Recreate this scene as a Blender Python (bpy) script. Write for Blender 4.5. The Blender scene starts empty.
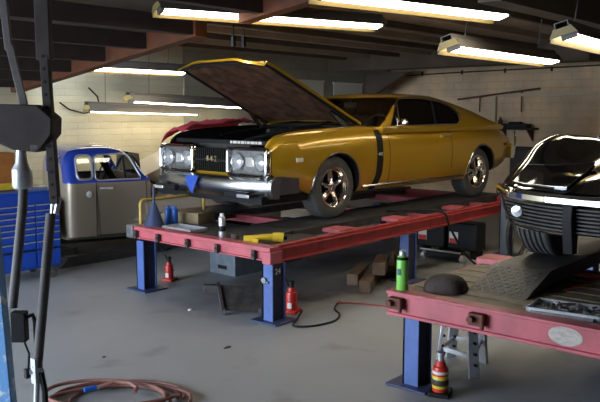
SKY = 18.0
EXPOSURE = 0.0
TUBE = 14.0
import bpy, bmesh, math, random
from mathutils import Vector, Matrix
random.seed(7)
scene = bpy.context.scene
C = scene.collection
PI = math.pi
R = math.radians

# ------------------------------------------------------------------ camera, sky, exposure
cam_data = bpy.data.cameras.new('camera')
cam = bpy.data.objects.new('camera', cam_data)
C.objects.link(cam)
cam.location = (0, 0, 1.76)
cam.rotation_euler = (R(90 - 6.767), 0, R(41.149 - 90))
cam.rotation_euler = (R(90 - 6.767), 0, math.atan2(0.65802, 0.75300) - PI / 2)
cam_data.sensor_width = 36
cam_data.lens = 45
cam_data.clip_start = 0.05
scene.camera = cam

world = bpy.data.worlds.new('sky')
scene.world = world
world.use_nodes = True
bg = world.node_tree.nodes['Background']
bg.inputs['Color'].default_value = (0.72, 0.84, 1.0, 1)
bg.inputs['Strength'].default_value = SKY

portal = bpy.data.lights.new('doorway_daylight', 'AREA')
portal.shape = 'RECTANGLE'
portal.size = 6.3
portal.size_y = 2.6
portal.cycles.is_portal = True
po = bpy.data.objects.new('doorway_daylight', portal)
C.objects.link(po)
po.location = (-2.0, 6.45, 1.3)
po.rotation_euler = (R(90), 0, R(-90))

vs = scene.view_settings
vs.view_transform = 'Standard'
vs.look = 'None'
vs.gamma = 1
vs.use_curve_mapping = False
vs.exposure = EXPOSURE

# ------------------------------------------------------------------ helpers
class MB:
    def __init__(s):
        s.v = []; s.f = []; s.m = []
    def add(s, v, f, m=0):
        o = len(s.v)
        s.v += [tuple(p) for p in v]
        s.f += [tuple(i + o for i in q) for q in f]
        s.m += [m] * len(f)
        return s
    def box(s, x0, x1, y0, y1, z0, z1, m=0, M=None):
        v = [(x, y, z) for x in (x0, x1) for y in (y0, y1) for z in (z0, z1)]
        if M: v = [M @ Vector(p) for p in v]
        return s.add(v, [(0, 1, 3, 2), (4, 6, 7, 5), (0, 4, 5, 1), (2, 3, 7, 6), (0, 2, 6, 4), (1, 5, 7, 3)], m)
    def frame(s, a, b):
        d = (Vector(b) - Vector(a)).normalized()
        u = d.cross(Vector((0, 0, 1)))
        if u.length < 1e-4: u = Vector((1, 0, 0))
        u.normalize()
        return d, u, u.cross(d)
    def cyl(s, a, b, r0, r1=None, n=14, m=0):
        r1 = r0 if r1 is None else r1
        a = Vector(a); b = Vector(b); d, u, w = s.frame(a, b)
        v = []
        for p, r in ((a, r0), (b, r1)):
            for i in range(n):
                t = 2 * PI * i / n
                v.append(p + u * r * math.cos(t) + w * r * math.sin(t))
        f = [(i, (i + 1) % n, n + (i + 1) % n, n + i) for i in range(n)]
        f += [tuple(range(n))[::-1], tuple(range(n, 2 * n))]
        return s.add(v, f, m)
    def bar(s, a, b, w, h, m=0):
        a = Vector(a); b = Vector(b); d, u, q = s.frame(a, b)
        v = [p + u * i * w / 2 + q * j * h / 2 for p in (a, b) for i, j in ((-1, -1), (1, -1), (1, 1), (-1, 1))]
        return s.add(v, [(3, 2, 1, 0), (4, 5, 6, 7), (0, 1, 5, 4), (1, 2, 6, 5), (2, 3, 7, 6), (3, 0, 4, 7)], m)
    def tube(s, pts, r, n=8, closed=False, m=0):
        pts = [Vector(p) for p in pts]; N = len(pts); v = []; u = None
        for k in range(N):
            if closed: d = pts[(k + 1) % N] - pts[k - 1]
            else: d = pts[min(k + 1, N - 1)] - pts[max(k - 1, 0)]
            d.normalize()
            if u is None:
                u = d.cross(Vector((0, 0, 1)))
                if u.length < 1e-3: u = d.cross(Vector((1, 0, 0)))
            u = (u - d * u.dot(d)).normalized(); w = d.cross(u)
            for i in range(n):
                t = 2 * PI * i / n
                v.append(pts[k] + u * r * math.cos(t) + w * r * math.sin(t))
        f = []
        for k in range(N if closed else N - 1):
            a = k * n; b = ((k + 1) % N) * n
            f += [(a + i, a + (i + 1) % n, b + (i + 1) % n, b + i) for i in range(n)]
        if not closed: f += [tuple(range(n))[::-1], tuple(range((N - 1) * n, N * n))]
        return s.add(v, f, m)
    def lathe(s, prof, n=24, o=(0, 0, 0), axis='z', m=0, closed=False, cap=True):
        v = []
        for r, h in prof:
            for i in range(n):
                t = 2 * PI * i / n; a = r * math.cos(t); b = r * math.sin(t)
                p = {'z': (a, b, h), 'y': (a, h, b), 'x': (h, a, b)}[axis]
                v.append((p[0] + o[0], p[1] + o[1], p[2] + o[2]))
        K = len(prof); f = []
        for k in range(K if closed else K - 1):
            k2 = (k + 1) % K
            f += [(k * n + i, k * n + (i + 1) % n, k2 * n + (i + 1) % n, k2 * n + i) for i in range(n)]
        if not closed and cap:
            if prof[0][0] > 1e-4: f.append(tuple(range(n))[::-1])
            if prof[-1][0] > 1e-4: f.append(tuple(range((K - 1) * n, K * n)))
        return s.add(v, f, m)
    def prism(s, poly, axis, a0, a1, m=0):
        def P(p, a): return {'x': (a, p[0], p[1]), 'y': (p[0], a, p[1]), 'z': (p[0], p[1], a)}[axis]
        n = len(poly)
        v = [P(p, a0) for p in poly] + [P(p, a1) for p in poly]
        f = [(i, (i + 1) % n, n + (i + 1) % n, n + i) for i in range(n)]
        f += [tuple(range(n))[::-1], tuple(range(n, 2 * n))]
        return s.add(v, f, m)
    def loft(s, rings, m=0, cap=True, closed=True):
        n = len(rings[0]); K = len(rings); v = [p for r in rings for p in r]; f = []
        for k in range(K - 1):
            for i in range(n if closed else n - 1):
                j = (i + 1) % n
                f.append((k * n + i, k * n + j, (k + 1) * n + j, (k + 1) * n + i))
        if cap: f += [tuple(range(n))[::-1], tuple(range((K - 1) * n, K * n))]
        return s.add(v, f, m)
    def mesh(s, name, smooth=35):
        me = bpy.data.meshes.new(name)
        me.from_pydata(s.v, [], s.f)
        me.polygons.foreach_set('material_index', s.m)
        bm = bmesh.new(); bm.from_mesh(me)
        bmesh.ops.remove_doubles(bm, verts=bm.verts, dist=1e-5)
        bmesh.ops.recalc_face_normals(bm, faces=bm.faces)
        bm.to_mesh(me); bm.free()
        if smooth:
            me.shade_smooth(); me.set_sharp_from_angle(angle=R(smooth))
        return me
    def build(s, name, mats, parent=None, loc=None, smooth=35, bevel=0, rotz=0):
        me = s.mesh(name, smooth)
        if not isinstance(mats, (list, tuple)): mats = [mats]
        for m in mats: me.materials.append(m)
        o = bpy.data.objects.new(name, me); C.objects.link(o)
        if parent: o.parent = parent
        if loc: o.location = loc
        if rotz: o.rotation_euler.z = rotz
        if bevel:
            b = o.modifiers.new('bevel', 'BEVEL'); b.width = bevel; b.segments = 2; b.limit_method = 'ANGLE'; b.angle_limit = R(40)
            b.harden_normals = False
        return o

def tag(o, label, cat, group=None, kind=None):
    if label: o['label'] = label
    if cat: o['category'] = cat
    if group: o['group'] = group
    if kind: o['kind'] = kind
    return o
def struct(o): o['kind'] = 'structure'; return o
def thing(name, label, cat, loc=(0, 0, 0), rotz=0, group=None):
    o = bpy.data.objects.new(name, None); C.objects.link(o)
    o.empty_display_size = 0.1
    o.location = loc; o.rotation_euler.z = rotz
    return tag(o, label, cat, group)
def copy_tree(o, parent=None):
    c = o.copy(); C.objects.link(c); c.parent = parent
    for ch in list(o.children): copy_tree(ch, c)
    return c
def boolean(o, cutters, op='DIFFERENCE'):
    for c in cutters:
        m = o.modifiers.new('b', 'BOOLEAN'); m.object = c; m.operation = op; m.solver = 'EXACT'
    bpy.context.view_layer.update()
    dg = bpy.context.evaluated_depsgraph_get()
    me = bpy.data.meshes.new_from_object(o.evaluated_get(dg))
    o.modifiers.clear(); o.data = me
    for c in cutters: bpy.data.objects.remove(c)
    me.shade_smooth(); me.set_sharp_from_angle(angle=R(32))
    return o
def text_mesh(name, body, size, mat, parent, loc, rot, extrude=0.002, align='CENTER'):
    cu = bpy.data.curves.new(name, 'FONT'); cu.body = body; cu.size = size; cu.extrude = extrude
    cu.align_x = align; cu.align_y = 'CENTER'
    t = bpy.data.objects.new(name, cu); C.objects.link(t)
    bpy.context.view_layer.update()
    me = bpy.data.meshes.new_from_object(t.evaluated_get(bpy.context.evaluated_depsgraph_get()))
    bpy.data.objects.remove(t)
    me.materials.clear(); me.materials.append(mat)
    o = bpy.data.objects.new(name, me); C.objects.link(o)
    o.location = loc; o.rotation_euler = rot
    if parent: o.parent = parent
    return o
def curve(xs, ys):
    "Catmull-Rom style interpolation through the points"
    n = len(xs); d = []
    for i in range(n):
        if i == 0: d.append((ys[1] - ys[0]) / (xs[1] - xs[0]))
        elif i == n - 1: d.append((ys[-1] - ys[-2]) / (xs[-1] - xs[-2]))
        else:
            a = (ys[i] - ys[i - 1]) / (xs[i] - xs[i - 1]); b = (ys[i + 1] - ys[i]) / (xs[i + 1] - xs[i])
            d.append(0 if a * b < 0 else 2 * a * b / (a + b) if abs(a + b) > 1e-9 else 0)
    def F(x):
        if x <= xs[0]: return ys[0]
        if x >= xs[-1]: return ys[-1]
        for i in range(n - 1):
            if x <= xs[i + 1]:
                h = xs[i + 1] - xs[i]; t = (x - xs[i]) / h
                return (ys[i] * (2 * t**3 - 3 * t * t + 1) + h * d[i] * (t**3 - 2 * t * t + t)
                        + ys[i + 1] * (3 * t * t - 2 * t**3) + h * d[i + 1] * (t**3 - t * t))
    return F
def smooth(pts, n=8):
    "Catmull-Rom through the points"
    P = [Vector(p) for p in pts]; P = [P[0] * 2 - P[1]] + P + [P[-1] * 2 - P[-2]]; o = []
    for i in range(1, len(P) - 2):
        for k in range(n):
            t = k / n
            o.append(.5 * (2 * P[i] + (P[i + 1] - P[i - 1]) * t + (2 * P[i - 1] - 5 * P[i] + 4 * P[i + 1] - P[i + 2]) * t * t + (3 * P[i] - P[i - 1] - 3 * P[i + 1] + P[i + 2]) * t ** 3))
    return o + [P[-2]]
def lerp(a, b, t): return a + (b - a) * t
def lin(n, a, b): return [lerp(a, b, i / (n - 1)) for i in range(n)]

# ------------------------------------------------------------------ materials
def mat(name, col, rough=0.5, metal=0.0, col2=None, nscale=6.0, coat=0.0, bump=0.0, bscale=60, trans=0.0, lo=0.35, hi=0.7, detail=4, spec=0.5):
    m = bpy.data.materials.new(name); m.use_nodes = True
    nt = m.node_tree; b = nt.nodes['Principled BSDF']
    b.inputs['Base Color'].default_value = (*col, 1)
    b.inputs['Roughness'].default_value = rough
    b.inputs['Metallic'].default_value = metal
    b.inputs['Coat Weight'].default_value = coat
    b.inputs['Coat Roughness'].default_value = 0.04
    b.inputs['Specular IOR Level'].default_value = spec
    tc = nt.nodes.new('ShaderNodeTexCoord')
    if col2:
        nz = nt.nodes.new('ShaderNodeTexNoise'); nz.inputs['Scale'].default_value = nscale; nz.inputs['Detail'].default_value = detail
        cr = nt.nodes.new('ShaderNodeValToRGB')
        cr.color_ramp.elements[0].position = lo; cr.color_ramp.elements[0].color = (*col, 1)
        cr.color_ramp.elements[1].position = hi; cr.color_ramp.elements[1].color = (*col2, 1)
        nt.links.new(tc.outputs['Object'], nz.inputs['Vector'])
        nt.links.new(nz.outputs['Fac'], cr.inputs['Fac']); nt.links.new(cr.outputs['Color'], b.inputs['Base Color'])
    if bump:
        n2 = nt.nodes.new('ShaderNodeTexNoise'); n2.inputs['Scale'].default_value = bscale
        bp = nt.nodes.new('ShaderNodeBump'); bp.inputs['Strength'].default_value = bump; bp.inputs['Distance'].default_value = 0.01
        nt.links.new(tc.outputs['Object'], n2.inputs['Vector'])
        nt.links.new(n2.outputs['Fac'], bp.inputs['Height']); nt.links.new(bp.outputs['Normal'], b.inputs['Normal'])
    return m
def emit(name, col, s):
    m = bpy.data.materials.new(name); m.use_nodes = True
    b = m.node_tree.nodes['Principled BSDF']
    b.inputs['Base Color'].default_value = (0.9, 0.9, 0.85, 1)
    b.inputs['Emission Color'].default_value = (*col, 1); b.inputs['Emission Strength'].default_value = s
    return m
def glass(name, tint, g=0.06):
    m = bpy.data.materials.new(name); m.use_nodes = True
    nt = m.node_tree; nt.nodes.clear()
    o = nt.nodes.new('ShaderNodeOutputMaterial'); mx = nt.nodes.new('ShaderNodeMixShader')
    t = nt.nodes.new('ShaderNodeBsdfTransparent'); t.inputs['Color'].default_value = (*tint, 1)
    gl = nt.nodes.new('ShaderNodeBsdfGlossy'); gl.inputs['Roughness'].default_value = 0.02
    fr = nt.nodes.new('ShaderNodeFresnel'); fr.inputs['IOR'].default_value = 1.5
    nt.links.new(fr.outputs[0], mx.inputs[0]); nt.links.new(t.outputs[0], mx.inputs[1]); nt.links.new(gl.outputs[0], mx.inputs[2])
    nt.links.new(mx.outputs[0], o.inputs[0])
    return m
def block_wall(name, col, col2, mortar, axis, bw=0.40, bh=0.20, dirt=(0.25, 0.22, 0.18)):
    m = bpy.data.materials.new(name); m.use_nodes = True
    nt = m.node_tree; b = nt.nodes['Principled BSDF']; b.inputs['Roughness'].default_value = 0.7
    tc = nt.nodes.new('ShaderNodeTexCoord'); sp = nt.nodes.new('ShaderNodeSeparateXYZ'); cb = nt.nodes.new('ShaderNodeCombineXYZ')
    nt.links.new(tc.outputs['Object'], sp.inputs[0])
    nt.links.new(sp.outputs[axis], cb.inputs[0]); nt.links.new(sp.outputs['Z'], cb.inputs[1])
    br = nt.nodes.new('ShaderNodeTexBrick')
    br.inputs['Color1'].default_value = (*col, 1); br.inputs['Color2'].default_value = (*col2, 1); br.inputs['Mortar'].default_value = (*mortar, 1)
    br.inputs['Scale'].default_value = 1; br.inputs['Brick Width'].default_value = bw; br.inputs['Row Height'].default_value = bh
    br.inputs['Mortar Size'].default_value = 0.006; br.inputs['Mortar Smooth'].default_value = 0.6
    nt.links.new(cb.outputs[0], br.inputs['Vector'])
    nz = nt.nodes.new('ShaderNodeTexNoise'); nz.inputs['Scale'].default_value = 1.3; nz.inputs['Detail'].default_value = 6
    nt.links.new(tc.outputs['Object'], nz.inputs['Vector'])
    cr = nt.nodes.new('ShaderNodeValToRGB'); cr.color_ramp.elements[0].position = 0.42; cr.color_ramp.elements[1].position = 0.8
    cr.color_ramp.elements[0].color = (0, 0, 0, 1); cr.color_ramp.elements[1].color = (0.6, 0.6, 0.6, 1)
    nt.links.new(nz.outputs['Fac'], cr.inputs['Fac'])
    mx = nt.nodes.new('ShaderNodeMixRGB'); mx.inputs[2].default_value = (*dirt, 1)
    nt.links.new(cr.outputs['Color'], mx.inputs[0]); nt.links.new(br.outputs['Color'], mx.inputs[1])
    nt.links.new(mx.outputs[0], b.inputs['Base Color'])
    bp = nt.nodes.new('ShaderNodeBump'); bp.inputs['Strength'].default_value = 0.5; bp.inputs['Distance'].default_value = 0.01; bp.invert = True
    nt.links.new(br.outputs['Fac'], bp.inputs['Height']); nt.links.new(bp.outputs['Normal'], b.inputs['Normal'])
    return m
def floor_mat():
    m = bpy.data.materials.new('worn_concrete'); m.use_nodes = True
    nt = m.node_tree; b = nt.nodes['Principled BSDF']; b.inputs['Roughness'].default_value = 0.55
    tc = nt.nodes.new('ShaderNodeTexCoord')
    def noise(sc, det, p0, p1, c0, c1, dist=0.0):
        n = nt.nodes.new('ShaderNodeTexNoise'); n.inputs['Scale'].default_value = sc; n.inputs['Detail'].default_value = det
        n.inputs['Distortion'].default_value = dist
        r = nt.nodes.new('ShaderNodeValToRGB'); r.color_ramp.elements[0].position = p0; r.color_ramp.elements[1].position = p1
        r.color_ramp.elements[0].color = (*c0, 1); r.color_ramp.elements[1].color = (*c1, 1)
        nt.links.new(tc.outputs['Object'], n.inputs['Vector']); nt.links.new(n.outputs['Fac'], r.inputs['Fac'])
        return r.outputs['Color']
    a = noise(0.9, 8, 0.3, 0.75, (0.30, 0.31, 0.32), (0.38, 0.385, 0.39))
    st = noise(2.2, 5, 0.60, 0.74, (1, 1, 1), (0.5, 0.48, 0.45), 0.4)
    sp = noise(40, 2, 0.70, 0.78, (1, 1, 1), (0.78, 0.77, 0.75))
    m1 = nt.nodes.new('ShaderNodeMixRGB'); m1.blend_type = 'MULTIPLY'; m1.inputs[0].default_value = 0.5
    nt.links.new(a, m1.inputs[1]); nt.links.new(st, m1.inputs[2])
    m2 = nt.nodes.new('ShaderNodeMixRGB'); m2.blend_type = 'MULTIPLY'; m2.inputs[0].default_value = 0.6
    nt.links.new(m1.outputs[0], m2.inputs[1]); nt.links.new(sp, m2.inputs[2])
    # oil-dark patch below the first rack
    mp = nt.nodes.new('ShaderNodeMapping'); mp.inputs['Location'].default_value = (-6.4 / 2.6, -4.9 / 1.3, 0); mp.inputs['Scale'].default_value = (1 / 2.6, 1 / 1.3, 1)
    g = nt.nodes.new('ShaderNodeTexGradient'); g.gradient_type = 'SPHERICAL'
    nt.links.new(tc.outputs['Object'], mp.inputs['Vector']); nt.links.new(mp.outputs[0], g.inputs['Vector'])
    n3 = nt.nodes.new('ShaderNodeTexNoise'); n3.inputs['Scale'].default_value = 3.0; n3.inputs['Detail'].default_value = 6
    nt.links.new(tc.outputs['Object'], n3.inputs['Vector'])
    mu = nt.nodes.new('ShaderNodeMath'); mu.operation = 'MULTIPLY'
    nt.links.new(g.outputs['Fac'], mu.inputs[0]); nt.links.new(n3.outputs['Fac'], mu.inputs[1])
    r3 = nt.nodes.new('ShaderNodeValToRGB'); r3.color_ramp.elements[0].position = 0.05; r3.color_ramp.elements[1].position = 0.27
    r3.color_ramp.elements[0].color = (0, 0, 0, 1); r3.color_ramp.elements[1].color = (0.75, 0.75, 0.75, 1)
    nt.links.new(mu.outputs[0], r3.inputs['Fac'])
    m3 = nt.nodes.new('ShaderNodeMixRGB'); m3.inputs[2].default_value = (0.05, 0.045, 0.04, 1)
    nt.links.new(r3.outputs['Color'], m3.inputs[0]); nt.links.new(m2.outputs[0], m3.inputs[1])
    nt.links.new(m3.outputs[0], b.inputs['Base Color'])
    bp = nt.nodes.new('ShaderNodeBump'); bp.inputs['Strength'].default_value = 0.08; bp.inputs['Distance'].default_value = 0.01
    nt.links.new(n3.outputs['Fac'], bp.inputs['Height']); nt.links.new(bp.outputs['Normal'], b.inputs['Normal'])
    return m

M = dict(
    gold=mat('gold_car_paint', (0.57, 0.325, 0.012), 0.30, 0.45, coat=1.0),
    blackpaint=mat('black_car_paint', (0.010, 0.009, 0.008), 0.06, 0.0, coat=0.0, spec=0.6),
    chrome=mat('chrome', (0.75, 0.75, 0.74), 0.10, 1.0),
    dullchrome=mat('dull_chrome', (0.5, 0.5, 0.5), 0.25, 1.0),
    rubber=mat('tyre_rubber', (0.075, 0.075, 0.074), 0.75, col2=(0.10, 0.098, 0.095), nscale=20),
    black=mat('black_satin', (0.010, 0.010, 0.010), 0.55, spec=0.25),
    dark=mat('dark_engine_grime', (0.03, 0.027, 0.025), 0.6, 0.2, col2=(0.07, 0.06, 0.05), nscale=12),
    liner=mat('hood_blanket', (0.045, 0.021, 0.012), 0.95, col2=(0.11, 0.055, 0.03), nscale=7, spec=0.1, bump=0.6, bscale=25),
    interior=mat('black_vinyl', (0.02, 0.019, 0.018), 0.45),
    redlift=mat('red_rack_paint', (0.42, 0.045, 0.045), 0.45, col2=(0.24, 0.03, 0.03), nscale=9, lo=0.45, hi=0.75),
    pinklift=mat('faded_red_rack_paint', (0.50, 0.10, 0.12), 0.45, col2=(0.33, 0.07, 0.08), nscale=8, lo=0.45, hi=0.8),
    bluelift=mat('blue_post_paint', (0.075, 0.135, 0.37), 0.45, col2=(0.05, 0.095, 0.27), nscale=7),
    navy=mat('dark_blue_paint', (0.035, 0.05, 0.12), 0.5),
    greypost=mat('grey_blue_post_paint', (0.12, 0.15, 0.19), 0.5),
    steel=mat('bare_steel', (0.30, 0.30, 0.30), 0.4, 0.9, col2=(0.18, 0.17, 0.16), nscale=14),
    galv=mat('galvanised_steel', (0.62, 0.63, 0.65), 0.35, 0.6, col2=(0.48, 0.49, 0.5), nscale=20),
    runway=mat('worn_runway_steel', (0.055, 0.055, 0.06), 0.5, 0.4, col2=(0.09, 0.085, 0.08), nscale=8),
    deck=mat('dusty_deck_board', (0.17, 0.135, 0.085), 0.6, col2=(0.24, 0.20, 0.13), nscale=5),
    wood=mat('old_timber', (0.085, 0.048, 0.026), 0.8, col2=(0.15, 0.09, 0.05), nscale=9),
    joist=mat('dark_ceiling_timber', (0.030, 0.018, 0.014), 0.85, col2=(0.05, 0.027, 0.02), nscale=4),
    rafter=mat('reddish_rafter_timber', (0.14, 0.040, 0.012), 0.8, col2=(0.08, 0.028, 0.011), nscale=6),
    ceil=mat('painted_ceiling_board', (0.42, 0.33, 0.24), 0.8, col2=(0.32, 0.25, 0.18), nscale=3),
    ceildark=mat('dark_ceiling_board', (0.13, 0.092, 0.065), 0.85, col2=(0.09, 0.065, 0.046), nscale=3),
    reflector=mat('lamp_reflector', (0.26, 0.195, 0.07), 0.5),
    housing=mat('lamp_housing', (0.10, 0.09, 0.08), 0.5),
    tube=emit('lamp_tube', (1.0, 0.91, 0.72), TUBE),
    tubedim=emit('dim_lamp_tube', (1.0, 0.91, 0.72), TUBE * 0.8),
    truckblue=mat('truck_blue_paint', (0.018, 0.06, 0.42), 0.25, 0.2, coat=0.8),
    trucktan=mat('truck_grey_tan_satin', (0.36, 0.30, 0.225), 0.36, 0.3),
    cabblue=mat('tool_cabinet_blue', (0.012, 0.08, 0.50), 0.35, col2=(0.01, 0.06, 0.40), nscale=3),
    red=mat('red_enamel', (0.55, 0.03, 0.02), 0.35),
    cloth=mat('red_cloth', (0.50, 0.04, 0.075), 0.9, col2=(0.36, 0.03, 0.05), nscale=15, bump=0.5, bscale=30),
    bluerag=mat('blue_cloth', (0.04, 0.11, 0.50), 0.9, col2=(0.03, 0.08, 0.38), nscale=20),
    green=mat('green_can_paint', (0.22, 0.62, 0.10), 0.35),
    navyshade=mat('dark_blue_channel_shade', (0.014, 0.02, 0.05), 0.6),  # post blue with the shade of the channel interior put into the colour
    white=mat('white_paint', (0.75, 0.75, 0.73), 0.5),
    stickergrey=mat('worn_sticker', (0.36, 0.31, 0.27), 0.6, col2=(0.55, 0.48, 0.42), nscale=30),
    alloy=mat('polished_alloy', (0.82, 0.79, 0.74), 0.16, 1.0),
    offwhite=mat('off_white_label', (0.7, 0.68, 0.6), 0.6),
    yellow=mat('yellow_paint', (0.78, 0.55, 0.03), 0.45, col2=(0.62, 0.42, 0.03), nscale=12),
    yellowpipe=mat('mustard_pipe_paint', (0.55, 0.36, 0.06), 0.45, col2=(0.40, 0.26, 0.05), nscale=12),
    canblue=mat('blue_can_paint', (0.02, 0.12, 0.50), 0.3),
    hose=mat('red_brown_hose_rubber', (0.27, 0.115, 0.085), 0.55, col2=(0.19, 0.08, 0.065), nscale=15),
    cablered=mat('red_cable', (0.35, 0.05, 0.04), 0.6),
    cardboard=mat('cardboard', (0.34, 0.25, 0.14), 0.8),
    crate=mat('dirty_blue_grey_plastic', (0.10, 0.13, 0.16), 0.6, col2=(0.16, 0.18, 0.19), nscale=10),
    felt=mat('dark_brown_felt', (0.06, 0.045, 0.04), 0.95, col2=(0.10, 0.075, 0.06), nscale=12, bump=0.5, bscale=60),
    rust=mat('rusty_steel', (0.16, 0.05, 0.03), 0.7, 0.2, col2=(0.09, 0.035, 0.025), nscale=14),
    hoist=mat('brown_grey_machine_paint', (0.062, 0.050, 0.046), 0.75, 0.0, col2=(0.042, 0.033, 0.030), nscale=8, spec=0.2),
    hoist2=mat('grey_tube_paint', (0.115, 0.102, 0.096), 0.6, 0.0, col2=(0.08, 0.07, 0.065), nscale=8, spec=0.3),
    orange=mat('orange_brown_board', (0.45, 0.17, 0.03), 0.6, col2=(0.32, 0.11, 0.025), nscale=6),
    skyblue=mat('chipped_light_blue_paint', (0.16, 0.38, 0.72), 0.5, col2=(0.75, 0.78, 0.80), nscale=22, lo=0.56, hi=0.66),
    glassdark=glass('tinted_glass', (0.90, 0.88, 0.85)),
    glassclear=glass('clear_glass', (0.96, 0.97, 0.96)),
    lens=mat('headlight_glass', (0.72, 0.73, 0.72), 0.08, 0.55),
    amber=mat('amber_lens', (0.7, 0.25, 0.03), 0.2),
    brownlens=mat('red_lens', (0.3, 0.02, 0.01), 0.2),
    floor=floor_mat(),
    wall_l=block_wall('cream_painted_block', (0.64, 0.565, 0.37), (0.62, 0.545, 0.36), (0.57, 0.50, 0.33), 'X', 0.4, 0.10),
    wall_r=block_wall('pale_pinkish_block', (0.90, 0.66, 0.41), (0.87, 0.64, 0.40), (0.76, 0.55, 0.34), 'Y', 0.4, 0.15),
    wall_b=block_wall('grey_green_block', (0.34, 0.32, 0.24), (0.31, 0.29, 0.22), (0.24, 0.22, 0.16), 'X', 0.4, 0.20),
    wall_n=block_wall('dim_grey_block', (0.30, 0.28, 0.25), (0.28, 0.26, 0.23), (0.22, 0.20, 0.18), 'X', 0.4, 0.20),
    wall_t=mat('ledge_paint', (0.66, 0.54, 0.36), 0.6),
    wall_o=block_wall('grey_block', (0.16, 0.15, 0.14), (0.15, 0.14, 0.13), (0.12, 0.11, 0.10), 'Y', 0.4, 0.20),
)
# ------------------------------------------------------------------ the building
struct(MB().box(-14, 14.95, -4.2, 10.3, -0.12, 0).build('floor', M['floor'], smooth=0))
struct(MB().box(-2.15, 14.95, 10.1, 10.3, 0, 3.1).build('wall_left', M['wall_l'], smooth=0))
struct(MB().box(14.75, 14.95, -4, 10.1, 0, 3.1).build('wall_right', M['wall_r'], smooth=0))
struct(MB().box(-2.15, 14.95, -4.2, -4, 0, 3.1).build('wall_near', M['wall_n'], smooth=0))
wf = MB().box(-2.15, -2, -4, 3.3, 0, 3.1).box(-2.15, -2, 9.6, 10.1, 0, 3.1).box(-2.15, -2, 3.3, 9.6, 2.6, 3.1)
struct(wf.build('wall_front', M['wall_o'], smooth=0))

def zs_roof(y): return 2.50 + (6.6 - y) * 0.133
cl = MB().box(5.5, 14.75, -4, 10.1, 2.90, 3.0)
ceiling = struct(cl.build('ceiling', M['ceil'], smooth=0))
sl = MB()
poly = [(-4, 2.98), (4.5, 2.98), (10.1, zs_roof(10.1) + 0.2), (10.1, zs_roof(10.1) + 0.28), (4.5, 3.06), (-4, 3.06)]
sl.prism(poly, 'x', -2.15, 5.5)
sl.build('sloping_ceiling', M['ceildark'], ceiling, smooth=0)
for y in (5.22, 6.25, 7.05, 7.85, 8.6, 9.3, 9.85):
    z = zs_roof(y)
    MB().box(-2, 5.36, y - 0.06, y + 0.06, z + 0.03, z + 0.22).build('purlin', M['joist'], ceiling, smooth=0)
def rafter(y0, y1, w=0.16):
    a = [(y0, zs_roof(y0)), (y1, zs_roof(y1)), (y1, zs_roof(y1) + 0.24), (y0, zs_roof(y0) + 0.24)]
    MB().prism(a, 'x', 5.36, 5.36 + w).build('rafter', M['rafter'], ceiling, smooth=0)
rafter(6.15, 10.1); rafter(4.1, 5.5)
MB().box(5.36, 5.52, -4, 4.1, zs_roof(4.1), 2.98).build('rafter', M['joist'], ceiling, smooth=0)
for i, y in enumerate([-3.2, -2.4, -1.6, -0.8, 0, 0.8, 1.6, 2.3, 3.9, 4.7, 5.5, 6.2, 6.9, 7.6, 8.3, 9.0, 9.6]):
    MB().box(5.52, 14.75, y - 0.03, y + 0.03, 2.82, 2.9).build('joist', M['ceil'] if i % 2 else M['ceildark'], ceiling, smooth=0)
MB().box(5.52, 14.75, 2.75, 2.95, 2.62, 2.9).build('main_beam', M['ceildark'], ceiling, smooth=0)
MB().box(12.4, 12.6, 4.6, 10.1, 2.60, 2.9).build('cross_beam', M['ceildark'], ceiling, smooth=0)
MB().prism([(10.1, 2.0), (10.1, 2.62), (8.9, 2.62)], 'x', 13.7, 13.85).build('corner_brace', M['ceildark'], ceiling, smooth=0)
MB().box(14.6, 14.75, -4, 10.1, 2.72, 2.9).build('wall_plate', M['ceildark'], ceiling, smooth=0)
# blocked-up window on the right wall, and a lighter panel edge on the left wall
t = MB().box(14.64, 14.75, 3.6, 7.46, 2.08, 2.14).box(14.66, 14.75, 7.36, 7.46, 1.0, 2.08).box(14.62, 14.75, 3.6, 7.5, 0.95, 1.02)
struct(t.build('trim_1', M['wall_t'], smooth=0))
struct(MB().box(8.50, 14.75, 10.07, 10.1, 0, 2.9).build('trim_2', M['wall_b'], smooth=0))

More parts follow.
